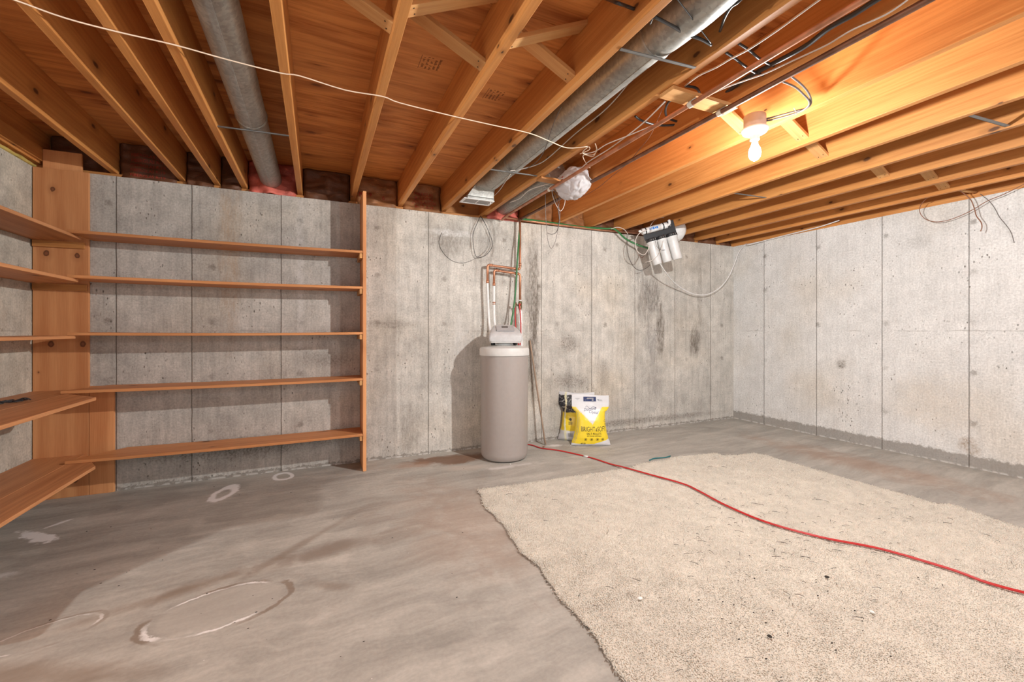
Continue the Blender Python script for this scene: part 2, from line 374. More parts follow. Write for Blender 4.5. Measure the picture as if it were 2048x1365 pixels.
def kraft(name, base, foil=0.0):
    g = G(name, 0.5, 0.35)
    n = g.noise(g.tc(), 6.0, 5, 0.6, 0.6); r = g.noise(g.map(g.tc(), (1, 1, 3)), 9.0, 5, 0.7, 1.2)
    k = g.step(n, 0.3, 0.7, 0.7, 1.15)
    c = g.mix(1.0, base, g.comb(k, k, k), 'MULTIPLY')
    c = g.mix(g.step(r, 0.55, 0.7, 0.0, 0.5), c, tuple(min(1, v * 1.9) for v in base))
    g.col(c); g.bump(r, 0.6, 0.01); return g.m
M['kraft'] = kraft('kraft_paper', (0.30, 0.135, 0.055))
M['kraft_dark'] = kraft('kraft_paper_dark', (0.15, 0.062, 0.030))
M['pink'] = kraft('pink_fibreglass', (0.62, 0.15, 0.11))
M['yellow_wool'] = kraft('yellow_fibreglass', (0.62, 0.48, 0.14))

def rug_mat(name, c1, c2, amp=1.0):
    g = G(name, 0.95, 0.1)
    n = g.noise(g.tc(), 55.0, 4, 0.75); b = g.noise(g.tc(), 2.2, 4, 0.6); r = g.noise(g.tc(), 10.0, 4, 0.6)
    c = g.mix(g.step(n, 0.35, 0.65), c1, c2)
    k = g.math('MULTIPLY', g.step(b, 0.3, 0.7, 0.96, 1.03), g.step(r, 0.3, 0.7, 0.93, 1.04))
    c = g.mix(1.0, c, g.comb(k, k, k), 'MULTIPLY')
    v = g.vor(g.tc(), 3.1)
    c = g.mix(g.step(v, 0.02, 0.07, 0.45, 0.0), c, (0.42, 0.27, 0.13))
    g.col(c); g.bump(n, 0.5 * amp, 0.01); return g.m
M['rug'] = rug_mat('carpet_backing', (0.68, 0.64, 0.56), (0.62, 0.58, 0.50))
M['pile'] = rug_mat('carpet_pile', (0.73, 0.69, 0.61), (0.65, 0.61, 0.53), 0.0)

M['copper'] = plain('copper', (0.46, 0.21, 0.12), 0.45, 0.5, 0.6, 0.25, 12)
M['copper_dark'] = plain('tarnished_copper', (0.19, 0.095, 0.060), 0.5, 0.5, 0.5, 0.25, 12)
M['white_plastic'] = plain('white_plastic', (0.72, 0.72, 0.71), 0.42, 0.4)
M['head_grey'] = plain('pale_grey_plastic', (0.50, 0.50, 0.50), 0.4, 0.4)
M['lid'] = plain('lid_plastic', (0.60, 0.60, 0.58), 0.45, 0.4, vary=0.03)
M['tank'] = plain('taupe_plastic', (0.335, 0.300, 0.278), 0.40, 0.45, vary=0.02)
M['screen'] = plain('display_glass', (0.075, 0.055, 0.05), 0.25, 0.5)
M['badge'] = plain('grey_label', (0.42, 0.42, 0.43), 0.4, 0.4)
M['black'] = plain('black_plastic', (0.022, 0.022, 0.024), 0.4, 0.4)
M['dark_cable'] = plain('black_cable', (0.03, 0.028, 0.028), 0.35, 0.5)
M['grey_cable'] = plain('grey_cable', (0.16, 0.14, 0.13), 0.4)
M['white_cable'] = plain('white_cable', (0.60, 0.55, 0.50), 0.5)
M['cream_cable'] = plain('twine', (0.78, 0.62, 0.47), 0.7)
M['brown_wire'] = plain('brown_wire', (0.23, 0.10, 0.055), 0.5)
M['green'] = plain('green_hose', (0.022, 0.145, 0.04), 0.35, 0.5)
M['red'] = plain('red_cord', (0.46, 0.022, 0.022), 0.4, 0.45)
M['brass'] = plain('weathered_brass', (0.16, 0.12, 0.06), 0.5, 0.5, 0.6, 0.3)
M['steel'] = plain('steel_strap', (0.22, 0.22, 0.215), 0.5, 0.5, 0.5)
M['porcelain'] = plain('porcelain', (0.74, 0.71, 0.66), 0.3, 0.5)
M['box'] = plain('fixture_box', (0.50, 0.42, 0.36), 0.5)
M['clip'] = plain('pipe_clip', (0.60, 0.56, 0.48), 0.5)
M['blue'] = plain('blue_print', (0.035, 0.17, 0.50), 0.4)
M['navy'] = plain('navy_print', (0.022, 0.035, 0.115), 0.4)
M['ink'] = plain('black_print', (0.02, 0.018, 0.015), 0.45)
M['red_ink'] = plain('red_print', (0.34, 0.040, 0.022), 0.6)
M['stamp'] = plain('stamp_ink', (0.16, 0.062, 0.028), 0.7)
M['grey_print'] = plain('grey_print', (0.30, 0.31, 0.33), 0.5)
M['nail'] = plain('nail_head', (0.06, 0.035, 0.025), 0.5, 0.5, 0.5)
M['debris_dark'] = plain('dark_crumb', (0.03, 0.025, 0.02), 0.8)
M['debris_white'] = plain('white_crumb', (0.8, 0.79, 0.76), 0.8)
M['lath'] = wood('weathered_lath', (0.42, 0.31, 0.23), (0.27, 0.19, 0.13), 2, 0.0, 0.8)

def translucent_bag():
    g = G('thin_white_film', 0.35, 0.4)
    n = g.noise(g.tc(), 9.0, 4, 0.6)
    g.col(g.mix(g.step(n, 0.35, 0.65), (0.80, 0.80, 0.82), (0.70, 0.69, 0.72)))
    g.bump(g.noise(g.tc(), 9.0, 2, 0.5, 1.0), 0.25, 0.02)
    g.b.inputs['Transmission Weight'].default_value = 0.0
    tr = g.N.new('ShaderNodeBsdfTranslucent'); tr.inputs[0].default_value = (0.85, 0.84, 0.84, 1)
    tp = g.N.new('ShaderNodeBsdfTransparent')
    mx = g.N.new('ShaderNodeMixShader'); mx.inputs[0].default_value = 0.45
    mx2 = g.N.new('ShaderNodeMixShader'); mx2.inputs[0].default_value = 0.10
    out = g.N['Material Output']
    g.L.new(g.b.outputs[0], mx.inputs[1]); g.L.new(tr.outputs[0], mx.inputs[2])
    g.L.new(mx.outputs[0], mx2.inputs[1]); g.L.new(tp.outputs[0], mx2.inputs[2])
    g.L.new(mx2.outputs[0], out.inputs[0]); return g.m
M['film'] = translucent_bag()

def bulb_mat():
    g = G('lit_bulb', 0.3)
    em = g.N.new('ShaderNodeEmission'); em.inputs[0].default_value = (1.0, 0.95, 0.86, 1); em.inputs[1].default_value = BULB_STRENGTH
    tp = g.N.new('ShaderNodeBsdfTransparent'); mx = g.N.new('ShaderNodeMixShader'); mx.inputs[0].default_value = 0.35
    g.L.new(tp.outputs[0], mx.inputs[1]); g.L.new(em.outputs[0], mx.inputs[2]); g.L.new(mx.outputs[0], g.N['Material Output'].inputs[0])
    return g.m
M['bulb'] = bulb_mat()

# ------------------------------------------------------------------ helpers: geometry
def link_mesh(name, verts, faces, mat, parent=None, smooth=False, loc=None):
    me = bpy.data.meshes.new(name); me.from_pydata([tuple(v) for v in verts], [], faces); me.update()
    if smooth: me.shade_smooth()
    o = bpy.data.objects.new(name, me); C.objects.link(o)
    if mat is not None: me.materials.append(mat)
    if loc is not None: o.location = loc
    if parent is not None: o.parent = parent
    return o
def from_bm(name, bm, mat, parent=None, smooth=False, loc=None):
    bmesh.ops.recalc_face_normals(bm, faces=bm.faces)
    me = bpy.data.meshes.new(name); bm.to_mesh(me); bm.free()
    if smooth: me.shade_smooth()
    if isinstance(mat, (list, tuple)):
        for m_ in mat: me.materials.append(m_)
    else: me.materials.append(mat)
    o = bpy.data.objects.new(name, me); C.objects.link(o)
    if loc is not None: o.location = loc
    if parent is not None: o.parent = parent
    return o
def add_box(bm, lo, hi, bev=0.0, mat=None, rot=None):
    cx = [(a + b) / 2 for a, b in zip(lo, hi)]; sz = [abs(b - a) for a, b in zip(lo, hi)]
    m = Matrix.Translation(cx)
    if rot is not None: m = m @ rot
    m = m @ Matrix.Diagonal((*sz, 1))
    r = bmesh.ops.create_cube(bm, size=1.0, matrix=m)
    if bev > 0:
        es = list({e for v in r['verts'] for e in v.link_edges})
        bmesh.ops.bevel(bm, geom=es, offset=bev, segments=2, affect='EDGES', profile=0.6)
    return r['verts']
def box(name, lo, hi, mat, parent=None, bev=0.002, loc=True):
    """axis aligned box; the object's origin sits at the box's low corner"""
    bm = bmesh.new()
    if loc:
        add_box(bm, (0, 0, 0), [b - a for a, b in zip(lo, hi)], bev)
        return from_bm(name, bm, mat, parent, loc=lo)
    add_box(bm, lo, hi, bev); return from_bm(name, bm, mat, parent)
def smooth_path(pts, n=6):
    P = [Vector(p) for p in pts]
    if len(P) < 3: return P
    out = []
    for i in range(len(P) - 1):
        p0 = P[max(i-1, 0)]; p1 = P[i]; p2 = P[i+1]; p3 = P[min(i+2, len(P)-1)]
        for k in range(n):
            t = k / n
            out.append(0.5 * ((2*p1) + (-p0+p2)*t + (2*p0-5*p1+4*p2-p3)*t*t + (-p0+3*p1-3*p2+p3)*t**3))
    out.append(P[-1]); return out
def add_tube(bm, pts, r, seg=8, smooth=6, caps=True):
    P = smooth_path(pts, smooth) if smooth else [Vector(p) for p in pts]
    up = Vector((0.31, 0.17, 0.93)); rings = []
    for i, p in enumerate(P):
        t = (P[min(i+1, len(P)-1)] - P[max(i-1, 0)])
        if t.length < 1e-9: t = Vector((0, 0, 1))
        t.normalize()
        a = up - t * up.dot(t)
        if a.length < 1e-3: a = t.orthogonal()
        a.normalize(); up = a; b = t.cross(a)
        rr = r(i / max(1, len(P)-1)) if callable(r) else r
        rings.append([bm.verts.new(p + (a * math.cos(2*math.pi*k/seg) + b * math.sin(2*math.pi*k/seg)) * rr) for k in range(seg)])
    for A, B in zip(rings, rings[1:]):
        for k in range(seg): bm.faces.new((A[k], A[(k+1) % seg], B[(k+1) % seg], B[k]))
    if caps: bm.faces.new(rings[0][::-1]); bm.faces.new(rings[-1])
def tube(name, pts, r, mat, parent=None, seg=8, smooth=6):
    bm = bmesh.new(); add_tube(bm, pts, r, seg, smooth); return from_bm(name, bm, mat, parent, True)
def add_lathe(bm, prof, center=(0,0,0), seg=48, axis=None):
    rings = []
    for r, z in prof:
        if r < 1e-6: rings.append([bm.verts.new((0, 0, z))])
        else: rings.append([bm.verts.new((r*math.cos(2*math.pi*k/seg), r*math.sin(2*math.pi*k/seg), z)) for k in range(seg)])
    for A, B in zip(rings, rings[1:]):
        for k in range(seg):
            k2 = (k+1) % seg
            if len(A) == 1 and len(B) == 1: continue
            if len(A) == 1: bm.faces.new((A[0], B[k], B[k2]))
            elif len(B) == 1: bm.faces.new((A[k], A[k2], B[0]))
            else: bm.faces.new((A[k], A[k2], B[k2], B[k]))
    vs = [v for R_ in rings for v in R_]
    m = Matrix.Translation(center) @ (axis if axis is not None else Matrix.Identity(4))
    bmesh.ops.transform(bm, matrix=m, verts=vs)
def lathe(name, prof, center, mat, parent=None, seg=48, axis=None):
    bm = bmesh.new(); add_lathe(bm, prof, center, seg, axis)
    o = from_bm(name, bm, mat, parent, True)
    mod = o.modifiers.new('edge', 'EDGE_SPLIT'); mod.split_angle = math.radians(38)
    return o
def text_mesh(name, s, size, mat, parent=None, sx=1.0, align='CENTER', extrude=0.0008, shear=0.0):
    cu = bpy.data.curves.new(name, 'FONT'); cu.body = s; cu.size = size; cu.align_x = align; cu.align_y = 'CENTER'
    cu.extrude = extrude; cu.resolution_u = 3; cu.shear = shear
    t = bpy.data.objects.new('tmp', cu); C.objects.link(t)
    dg = bpy.context.evaluated_depsgraph_get()
    me = bpy.data.meshes.new_from_object(t.evaluated_get(dg)); me.name = name
    bpy.data.objects.remove(t)
    me.materials.clear(); me.materials.append(mat)
    for v in me.vertices: v.co.x *= sx
    o = bpy.data.objects.new(name, me); C.objects.link(o)
    if parent is not None: o.parent = parent
    return o
def tag(o, label, cat, group=None, kind=None):
    o['label'] = label; o['category'] = cat
    if group: o['group'] = group
    if kind: o['kind'] = kind
    return o
def struct(o):
    o['kind'] = 'structure'; return o
def thing(name, loc, label, cat, group=None, rotz=0.0):
    o = bpy.data.objects.new(name, None); o.empty_display_size = 0.05
    o.location = loc; o.rotation_euler = (0, 0, rotz); C.objects.link(o)
    return tag(o, label, cat, group)
def keep(parent, *objs):
    """parent world-space meshes to an empty without moving them"""
    for o in objs:
        o.parent = parent
        o.matrix_parent_inverse = (Matrix.Translation(parent.location) @ Matrix.Rotation(parent.rotation_euler[2], 4, 'Z')).inverted()
    return objs[0] if objs else None

# ------------------------------------------------------------------ the room shell
WALL_TOP = 2.2435; JB = 2.278; SUB = 2.513; YB = 3.97; XR = 4.96; XL = -1.74
bm = bmesh.new(); add_box(bm, (-5.2, -3.4, -0.12), (5.2, 4.2, 0.0)); struct(from_bm('floor', bm, M['floor']))
bm = bmesh.new(); add_box(bm, (-2.2, YB, 0.0), (5.16, 4.17, WALL_TOP)); struct(from_bm('wall_back', bm, M['back']))
bm = bmesh.new(); add_box(bm, (XR, -3.4, 0.0), (5.16, YB, WALL_TOP)); struct(from_bm('wall_right', bm, M['right']))
bm = bmesh.new(); add_box(bm, (-1.94, 1.68, 0.0), (XL, YB, WALL_TOP)); struct(from_bm('wall_left', bm, M['left']))
bm = bmesh.new()
ys = [-3.4, -1.97, -0.75, 0.47, 1.69, 2.91, 4.17]
for j, (a, b) in enumerate(zip(ys, ys[1:])):
    xs = [-5.2, -4.2, -1.76, 0.68, 3.12, 5.16] if j % 2 else [-5.2, -2.98, -0.54, 1.90, 4.34, 5.16]
    for c_, d_ in zip(xs, xs[1:]): add_box(bm, (c_ + .001, a + .0015, SUB), (d_ - .001, b - .0015, SUB + 0.018))
add_box(bm, (-5.2, -3.4, SUB + 0.019), (5.2, 4.2, SUB + 0.05))
struct(from_bm('ceiling', bm, M['ply']))
struct(box('trim_1', (-1.94, 4.03, WALL_TOP), (5.10, 4.165, JB), M['joist_x']))
struct(box('trim_2', (4.966, -3.4, WALL_TOP), (5.10, 4.02, JB), M['joist']))
struct(box('trim_3', (-1.90, 1.7, WALL_TOP), (-1.765, 4.02, JB), M['joist']))
struct(box('trim_4', (-2.0, 4.125, JB), (5.10, 4.165, SUB - .001), M['joist_x']))
struct(box('trim_5', (5.0, -3.4, JB), (5.04, 4.12, SUB - .001), M['joist']))

# ------------------------------------------------------------------ floor joists
JX = [-1.758, -1.358, -0.953, -0.731, -0.550, -0.152, 0.262, 0.669, 1.075, 1.483, 1.889, 2.296, 2.703, 3.11, 3.525, 3.935, 4.345, 4.715]
ORD = ['', 'first', 'second', 'third', 'fourth', 'fifth', 'sixth', 'seventh', 'eighth', 'ninth', 'tenth', 'eleventh', 'twelfth', 'thirteenth', 'fourteenth', 'fifteenth', 'sixteenth', 'last']
JL = {0: 'wooden floor joist sitting on top of the left wall above the corner board',
      3: 'extra wooden floor joist squeezed in between two others left of the grey duct',
      4: 'wooden floor joist just left of the big grey duct at upper left',
      5: 'wooden floor joist just right of the big grey duct at upper left',
      6: 'wooden floor joist ending above the tall shelf side panel',
      8: 'wooden floor joist left of the duct that feeds the white register',
      9: 'wooden floor joist where the twine ends, left of the copper pipes',
      10: 'wooden floor joist directly above the dark pipe nearest the lit bulb',
      11: 'brightly lit wooden floor joist that carries the bulb fixture',
      17: 'last wooden floor joist beside the right wall'}
for i, x in enumerate(JX):
    dz = 0.0
    o = box('floor_joist', (x, -3.3, JB), (x + 0.038, 4.12, SUB - 0.001), M['joist'], bev=0.003)
    tag(o, JL.get(i, 'bare wooden floor joist, %s one counted rightward after the left wall joist' % ORD[i]), 'joist', 'floor joists of the open ceiling')

# ledger nailed on the joist over the left wall
tag(box('ledger_board', (-1.719, 2.2, 2.292), (-1.700, 4.0, 2.385), M['joist']), 'narrow wooden ledger board nailed along the leftmost joist', 'board')

# cross bridging between joists: b = low on the right joist, a = low on the left joist
def brace(i, y, low, label, w=0.070, t=0.019):
    xl = JX[i] + 0.038; xr = JX[i+1]
    z0, z1 = (2.318, 2.492)
    A = Vector((xl, y, z0 if low == 'left' else z1)); B = Vector((xr, y, z1 if low == 'left' else z0))
    d = (B - A); L = d.length; ang = math.atan2(d.z, d.x)
    bm = bmesh.new(); add_box(bm, (0, -w/2, -t/2), (L, w/2, t/2), 0.002)
    # bevel-cut the ends plumb against the joists
    for v in bm.verts:
        if v.co.x < 0.02: v.co.x += v.co.z * math.tan(ang)
        elif v.co.x > L - 0.02: v.co.x += v.co.z * math.tan(ang)
    o = from_bm('cross_brace', bm, M['brace'])
    o.location = A; o.rotation_euler = (0, -ang, 0)
    tag(o, label, 'brace', 'cross bridging between the joists')
    for q in (0.018, -0.016):
        bm = bmesh.new()
        e = 0.022 if low == 'left' else L - 0.022
        bmesh.ops.create_cone(bm, cap_ends=True, segments=10, radius1=0.0030, radius2=0.0030, depth=0.0015,
            matrix=Matrix.Translation((e + (0.006 if q > 0 else -0.004), q, -t/2 - 0.0006)))
        from_bm('nail', bm, M['nail'], o)
B_ = [(5, 1.555, 'left', 'pale wooden brace rising right from the joist beside the big duct, nearer one'),
      (5, 1.715, 'right', 'pale wooden brace falling right between the joists ahead of the tall side panel'),
      (6, 1.60, 'left', 'pale wooden brace rising right, between the braces left and right of it at top centre'),
      (6, 1.80, 'right', 'pale wooden brace with a dark knot falling right toward the top centre joist'),
      (7, 1.62, 'left', 'pale wooden brace half hidden behind the crossing brace left of the round duct'),
      (7, 1.72, 'right', 'long pale wooden brace falling right beside the joist left of the round duct'),
      (10, 1.76, 'right', 'glowing wooden brace ending beside the white bulb fixture'),
      (11, 1.68, 'right', 'bright wooden brace immediately right of the lit bulb'),
      (12, 1.80, 'right', 'wooden brace with small stamped marks, second rightward from the lit bulb'),
      (14, 1.84, 'right', 'short wooden brace, third rightward from the lit bulb'),
      (15, 1.72, 'right', 'dim wooden brace, fourth rightward from the lit bulb'),
      (16, 1.79, 'right', 'wide pale wooden brace above the loose brown wires near the right wall')]
for a_ in B_: brace(*a_)
o = tube('cross_brace', [(4.755, 1.74, 2.30), (4.99, 1.70, 2.292)], 0.014, M['brace'], seg=4, smooth=0)
tag(o, 'thin wooden strip reaching from the last joist to the right wall plate', 'brace')

# ------------------------------------------------------------------ insulation in the joist ends
def batt(x0, x1, mat, label, seed, bulge=0.03, zlo=2.247, zhi=2.51, y=4.035, name='insulation_batt', cr=0.02):
    rnd = random.Random(seed); nx, nz = 34, 22; V = []; F = []
    for j in range(nz + 1):
        for i in range(nx + 1):
            u = i / nx; w = j / nz
            x = x0 + (x1 - x0) * u; z = zlo + (zhi - zlo) * w
            p = Vector((x * 5 + seed * 3.1, z * 6, seed))
            q = mnoise.noise(p) * cr * 1.6 + mnoise.noise(p * 2.7 + Vector((3, 1, 2))) * cr
            q += abs(mnoise.noise(Vector((x * 7, z * 16, seed + 9)))) * cr * 1.3
            b = bulge * math.sin(math.pi * min(1, u * 1.0)) ** 0.5 * (1 - w) ** 1.5
            edge = min(u, 1 - u); back = 0.03 * max(0, 1 - edge / 0.07)
            V.append((x + mnoise.noise(p * 2) * 0.004 * (1 if 0 < i < nx else 0), y - b - q + back, z))
    for j in range(nz):
        for i in range(nx):
            a = j * (nx + 1) + i; F.append((a, a + 1, a + nx + 2, a + nx + 1))
    o = link_mesh(name, V, F, mat, smooth=True)
    s = o.modifiers.new('thick', 'SOLIDIFY'); s.thickness = -0.02; s.offset = 1
    return tag(o, label, 'insulation', 'insulation stuffed between the joist ends'), V
bays = []
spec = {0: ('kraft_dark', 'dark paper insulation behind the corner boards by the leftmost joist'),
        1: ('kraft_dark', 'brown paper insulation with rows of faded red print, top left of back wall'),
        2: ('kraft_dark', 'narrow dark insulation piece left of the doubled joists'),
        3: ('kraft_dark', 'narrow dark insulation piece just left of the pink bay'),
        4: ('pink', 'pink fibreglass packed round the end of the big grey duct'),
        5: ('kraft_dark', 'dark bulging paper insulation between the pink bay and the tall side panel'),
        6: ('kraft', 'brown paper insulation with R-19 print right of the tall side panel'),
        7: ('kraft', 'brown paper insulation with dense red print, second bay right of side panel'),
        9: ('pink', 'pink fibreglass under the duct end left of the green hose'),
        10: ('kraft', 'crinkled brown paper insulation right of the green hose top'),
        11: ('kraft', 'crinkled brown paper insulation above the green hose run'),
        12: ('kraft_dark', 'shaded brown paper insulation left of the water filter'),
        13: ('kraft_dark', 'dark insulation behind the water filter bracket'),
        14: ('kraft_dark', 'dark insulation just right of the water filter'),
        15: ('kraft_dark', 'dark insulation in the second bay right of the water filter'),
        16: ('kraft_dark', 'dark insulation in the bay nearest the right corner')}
BV = {}
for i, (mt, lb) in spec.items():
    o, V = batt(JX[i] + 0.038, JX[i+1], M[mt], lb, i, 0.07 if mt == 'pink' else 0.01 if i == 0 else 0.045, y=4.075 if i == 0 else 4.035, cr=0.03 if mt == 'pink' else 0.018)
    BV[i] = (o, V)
tag(batt(4.755, 4.995, M['kraft_dark'], '', 33)[0], 'dark insulation beyond the last joist in the right corner', 'insulation', 'insulation stuffed between the joist ends')
def print_on(i, s, x, z, size, sx=1.0, rot=0.0, mat='red_ink'):
    o, V = BV[i]
    t = text_mesh('red_print', s, size, M[mat], o, sx, 'CENTER', 0.0004)
    nx = 35
    x0 = V[0][0]; x1 = V[nx-1][0]; z0 = V[0][2]; z1 = V[-1][2]
    c, s_ = math.cos(rot), math.sin(rot)
    for v in t.data.vertices:
        X = x + v.co.x * c - v.co.y * s_; Z = z + v.co.x * s_ + v.co.y * c
        u = min(max((X - x0) / (x1 - x0) * 34, 0), 33.999); w = min(max((Z - z0) / (z1 - z0) * 22, 0), 21.999)
        i0, j0 = int(u), int(w); fu, fw = u - i0, w - j0
        Y = sum(V[(j0 + b) * nx + i0 + a][1] * (fu if a else 1 - fu) * (fw if b else 1 - fw) for a in (0, 1) for b in (0, 1))
        v.co = (X, Y - 0.0025 - v.co.z, Z)
print_on(6, 'R-19', 0.385, 2.345, 0.052, 1.1)
print_on(6, '61', 0.555, 2.335, 0.055, 1.0)
for k, s in enumerate(('FIBERGLAS', 'BUILDING', 'INSULATION', 'R-19  R-19')): print_on(7, s, 0.905, 2.415 - 0.042 * k, 0.045, 0.85)
for k in range(5): print_on(1, 'FIBERGLAS R-19', -1.14, 2.43 - 0.038 * k, 0.030, 1.0)
tag(batt(-1.80, -1.75, M['yellow_wool'], '', 51, 0.0)[0], 'scrap of yellow fibreglass at the top of the left wall corner', 'insulation')
bpy.context.view_layer.update()
# yellow wool strip along the left wall plate
V = []; F = []; n = 60
for i in range(n + 1):
    y = 1.9 + i * 2.08 / n
    for k in range(6):
        a = k / 5 * math.pi
        V.append((XL - 0.005 + 0.016 * math.sin(a) * (1 + 0.4 * mnoise.noise(Vector((y * 14, k, 0)))), y, 2.246 + 0.013 * (1 - math.cos(a)) * (0.8 + 0.5 * mnoise.noise(Vector((y * 9, 2, k))))))
for i in range(n):
    for k in range(5): F.append((i*6+k, i*6+k+1, i*6+k+7, i*6+k+6))
tag(link_mesh('sill_foam', V, F, M['yellow_wool'], smooth=True), 'yellow fibreglass strip squeezed out along the top of the left wall', 'insulation')

# ------------------------------------------------------------------ ducts
def duct(name, x, z, r, y0, y1, label, seams_y=(), extra=None):
    root = thing(name, (x, y0, z), label, 'duct')
    n = int((y1 - y0) / 0.05); prof = []
    bm = bmesh.new()
    P = [(0, y * 1.0, 0) for y in (0, y1 - y0)]
    add_tube(bm, [(0, (y1 - y0) * k / n, 0) for k in range(n + 1)], r, 40, 0, True)
    # longitudinal lock seam
    add_box(bm, (-0.006, 0, -r - 0.002), (0.006, y1 - y0, -r + 0.004), 0.001, rot=Matrix.Identity(4))
    o = from_bm('pipe', bm, M['duct'], root, True)
    mod = o.modifiers.new('e', 'EDGE_SPLIT'); mod.split_angle = math.radians(40)
    for s in seams_y:
        bm = bmesh.new(); add_tube(bm, [(0, s - 0.012 - y0, 0), (0, s - y0, 0), (0, s + 0.012 - y0, 0)], lambda t: r + 0.0015 + 0.003 * math.sin(math.pi * t), 40, 2, True)
        from_bm('joint', bm, M['duct'], root, True)
    return root
duct('round_duct', -0.345, 2.372, 0.078, -1.2, 4.0, 'big round galvanised duct running back between joists at upper left', (2.86, 0.6))
d2 = duct('round_duct', 1.298, 2.372, 0.076, 1.42, 3.28, 'round galvanised duct ending in the white floor register boot', (2.86,))
# adjustable elbow pieces nearer the camera
bm = bmesh.new(); add_tube(bm, [(0.004, -1.9, 0), (0.004, -0.42, 0)], 0.076, 40, 0); from_bm('elbow_run', bm, M['duct'], d2, True)
bm = bmesh.new(); add_tube(bm, [(0.004, -0.42, 0), (0.0, -0.36, -0.004), (-0.004, -0.25, -0.012), (-0.006, -0.12, -0.012), (0.0, -0.03, -0.003), (0, 0.0, 0)],
    lambda t: 0.078 + 0.006 * math.sin(math.pi * t), 40, 2); from_bm('elbow', bm, M['duct'], d2, True)
for yy in (-0.42, -0.22, -0.01):
    bm = bmesh.new(); add_tube(bm, [(0, yy - 0.01, -0.004), (0, yy, -0.004), (0, yy + 0.01, -0.004)], lambda t: 0.079 + 0.005 * math.sin(math.pi * t), 40, 2); from_bm('joint', bm, M['duct'], d2, True)
# boot: round to rectangular, opening down
bm = bmesh.new(); rings = []
cx, cy = 1.298, 3.28
def ringpts(t):
    out = []
    for k in range(32):
        a = 2 * math.pi * k / 32
        c_, s_ = math.cos(a), math.sin(a)
        # round end, axis along y
        A = Vector((cx + 0.076 * c_, cy, 2.372 + 0.076 * s_))
        m_ = max(abs(c_), abs(s_))
        Bx = cx - 0.045 + 0.118 * c_ / m_; By = 3.475 - 0.055 * s_ / m_
        B = Vector((Bx, By, 2.262))
        q = t * t * (3 - 2 * t)
        P = A.lerp(B, q)
        P.y += 0.03 * math.sin(math.pi * t)
        P.z += 0.035 * math.sin(math.pi * t) * (0.5 - 0.5 * s_)
        out.append(P)
    return out
for t in (0, 0.12, 0.3, 0.5, 0.7, 0.88, 1.0): rings.append([bm.verts.new(p) for p in ringpts(t)])
for A, B in zip(rings, rings[1:]):
    for k in range(32): bm.faces.new((A[k], A[(k+1) % 32], B[(k+1) % 32], B[k]))
boot = from_bm('boot', bm, M['duct'], None, True); keep(d2, boot)
mod = boot.modifiers.new('e', 'EDGE_SPLIT'); mod.split_angle = math.radians(30)
bm = bmesh.new(); add_box(bm, (1.135, 3.42, 2.243), (1.371, 3.53, 2.262), 0.002); keep(d2, from_bm('collar', bm, M['duct']))
reg = thing('floor_register', (1.237, 3.48, 2.243), 'white metal register facing down below the duct boot', 'register')
bm = bmesh.new()
for lo, hi in (((-0.135, -0.070, -0.005), (0.135, -0.050, 0.0)), ((-0.135, 0.050, -0.005), (0.135, 0.070, 0.0)), ((-0.135, -0.052, -0.005), (-0.113, 0.052, 0.0)), ((0.113, -0.052, -0.005), (0.135, 0.052, 0.0)), ((-0.004, -0.052, -0.005), (0.004, 0.052, 0.0))):
    add_box(bm, lo, hi, 0.001)
from_bm('frame', bm, M['white_plastic'], reg)
bm = bmesh.new()
for k in range(18):
    x = -0.107 + k * 0.0126
    add_box(bm, (x - 0.0035, -0.05, -0.003), (x + 0.0035, 0.05, 0.0), rot=Matrix.Rotation(0.5, 4, 'Y'))
from_bm('louvres', bm, M['badge'], reg)
bm = bmesh.new(); add_tube(bm, [(0.10, -0.06, -0.004), (0.10, -0.06, -0.018)], 0.002, 6, 0); bmesh.ops.create_icosphere(bm, subdivisions=2, radius=0.006, matrix=Matrix.Translation((0.10, -0.06, -0.021)))
from_bm('lever', bm, M['white_plastic'], reg, True)
duct('round_duct', 1.70, 2.385, 0.078, 2.93, 4.0, 'pale round duct behind the copper pipe reaching the back wall', (3.4,))
duct('round_duct', 3.232, 2.425, 0.076, -1.2, 3.2, 'round galvanised duct mostly hidden between joists right of the bulb', (1.25,))
# hanger straps under the ducts
def strap(a, b, label, w=0.012):
    a, b = Vector(a), Vector(b); d = b - a
    bm = bmesh.new(); add_box(bm, (0, -w/2, -0.0015), (d.length, w/2, 0.0015))
    add_box(bm, (0, w/2 - 0.002, -0.0015), (d.length, w/2, 0.008))
    o = from_bm('hanger_strap', bm, M['steel']); o.location = a
    o.rotation_euler = (0, -math.atan2(d.z, math.hypot(d.x, d.y)), math.atan2(d.y, d.x)); tag(o, label, 'strap', 'duct hanger straps')
strap((-0.512, 2.89, 2.288), (-0.152, 2.86, 2.288), 'thin metal strap under the big duct at upper left')
strap((1.113, 1.41, 2.276), (1.483, 1.375, 2.274), 'broad dusty metal strap under the round duct elbow', 0.015)
strap((1.113, 2.87, 2.288), (1.483, 2.845, 2.288), 'thin metal strap under the round duct near the register boot')
strap((3.148, 2.53, 2.288), (3.525, 2.50, 2.288), 'small metal strap glimpsed between joists below the bulb glow')
strap((3.148, 1.10, 2.288), (3.525, 1.07, 2.288), 'metal strap under the half hidden duct near the right edge', 0.02)

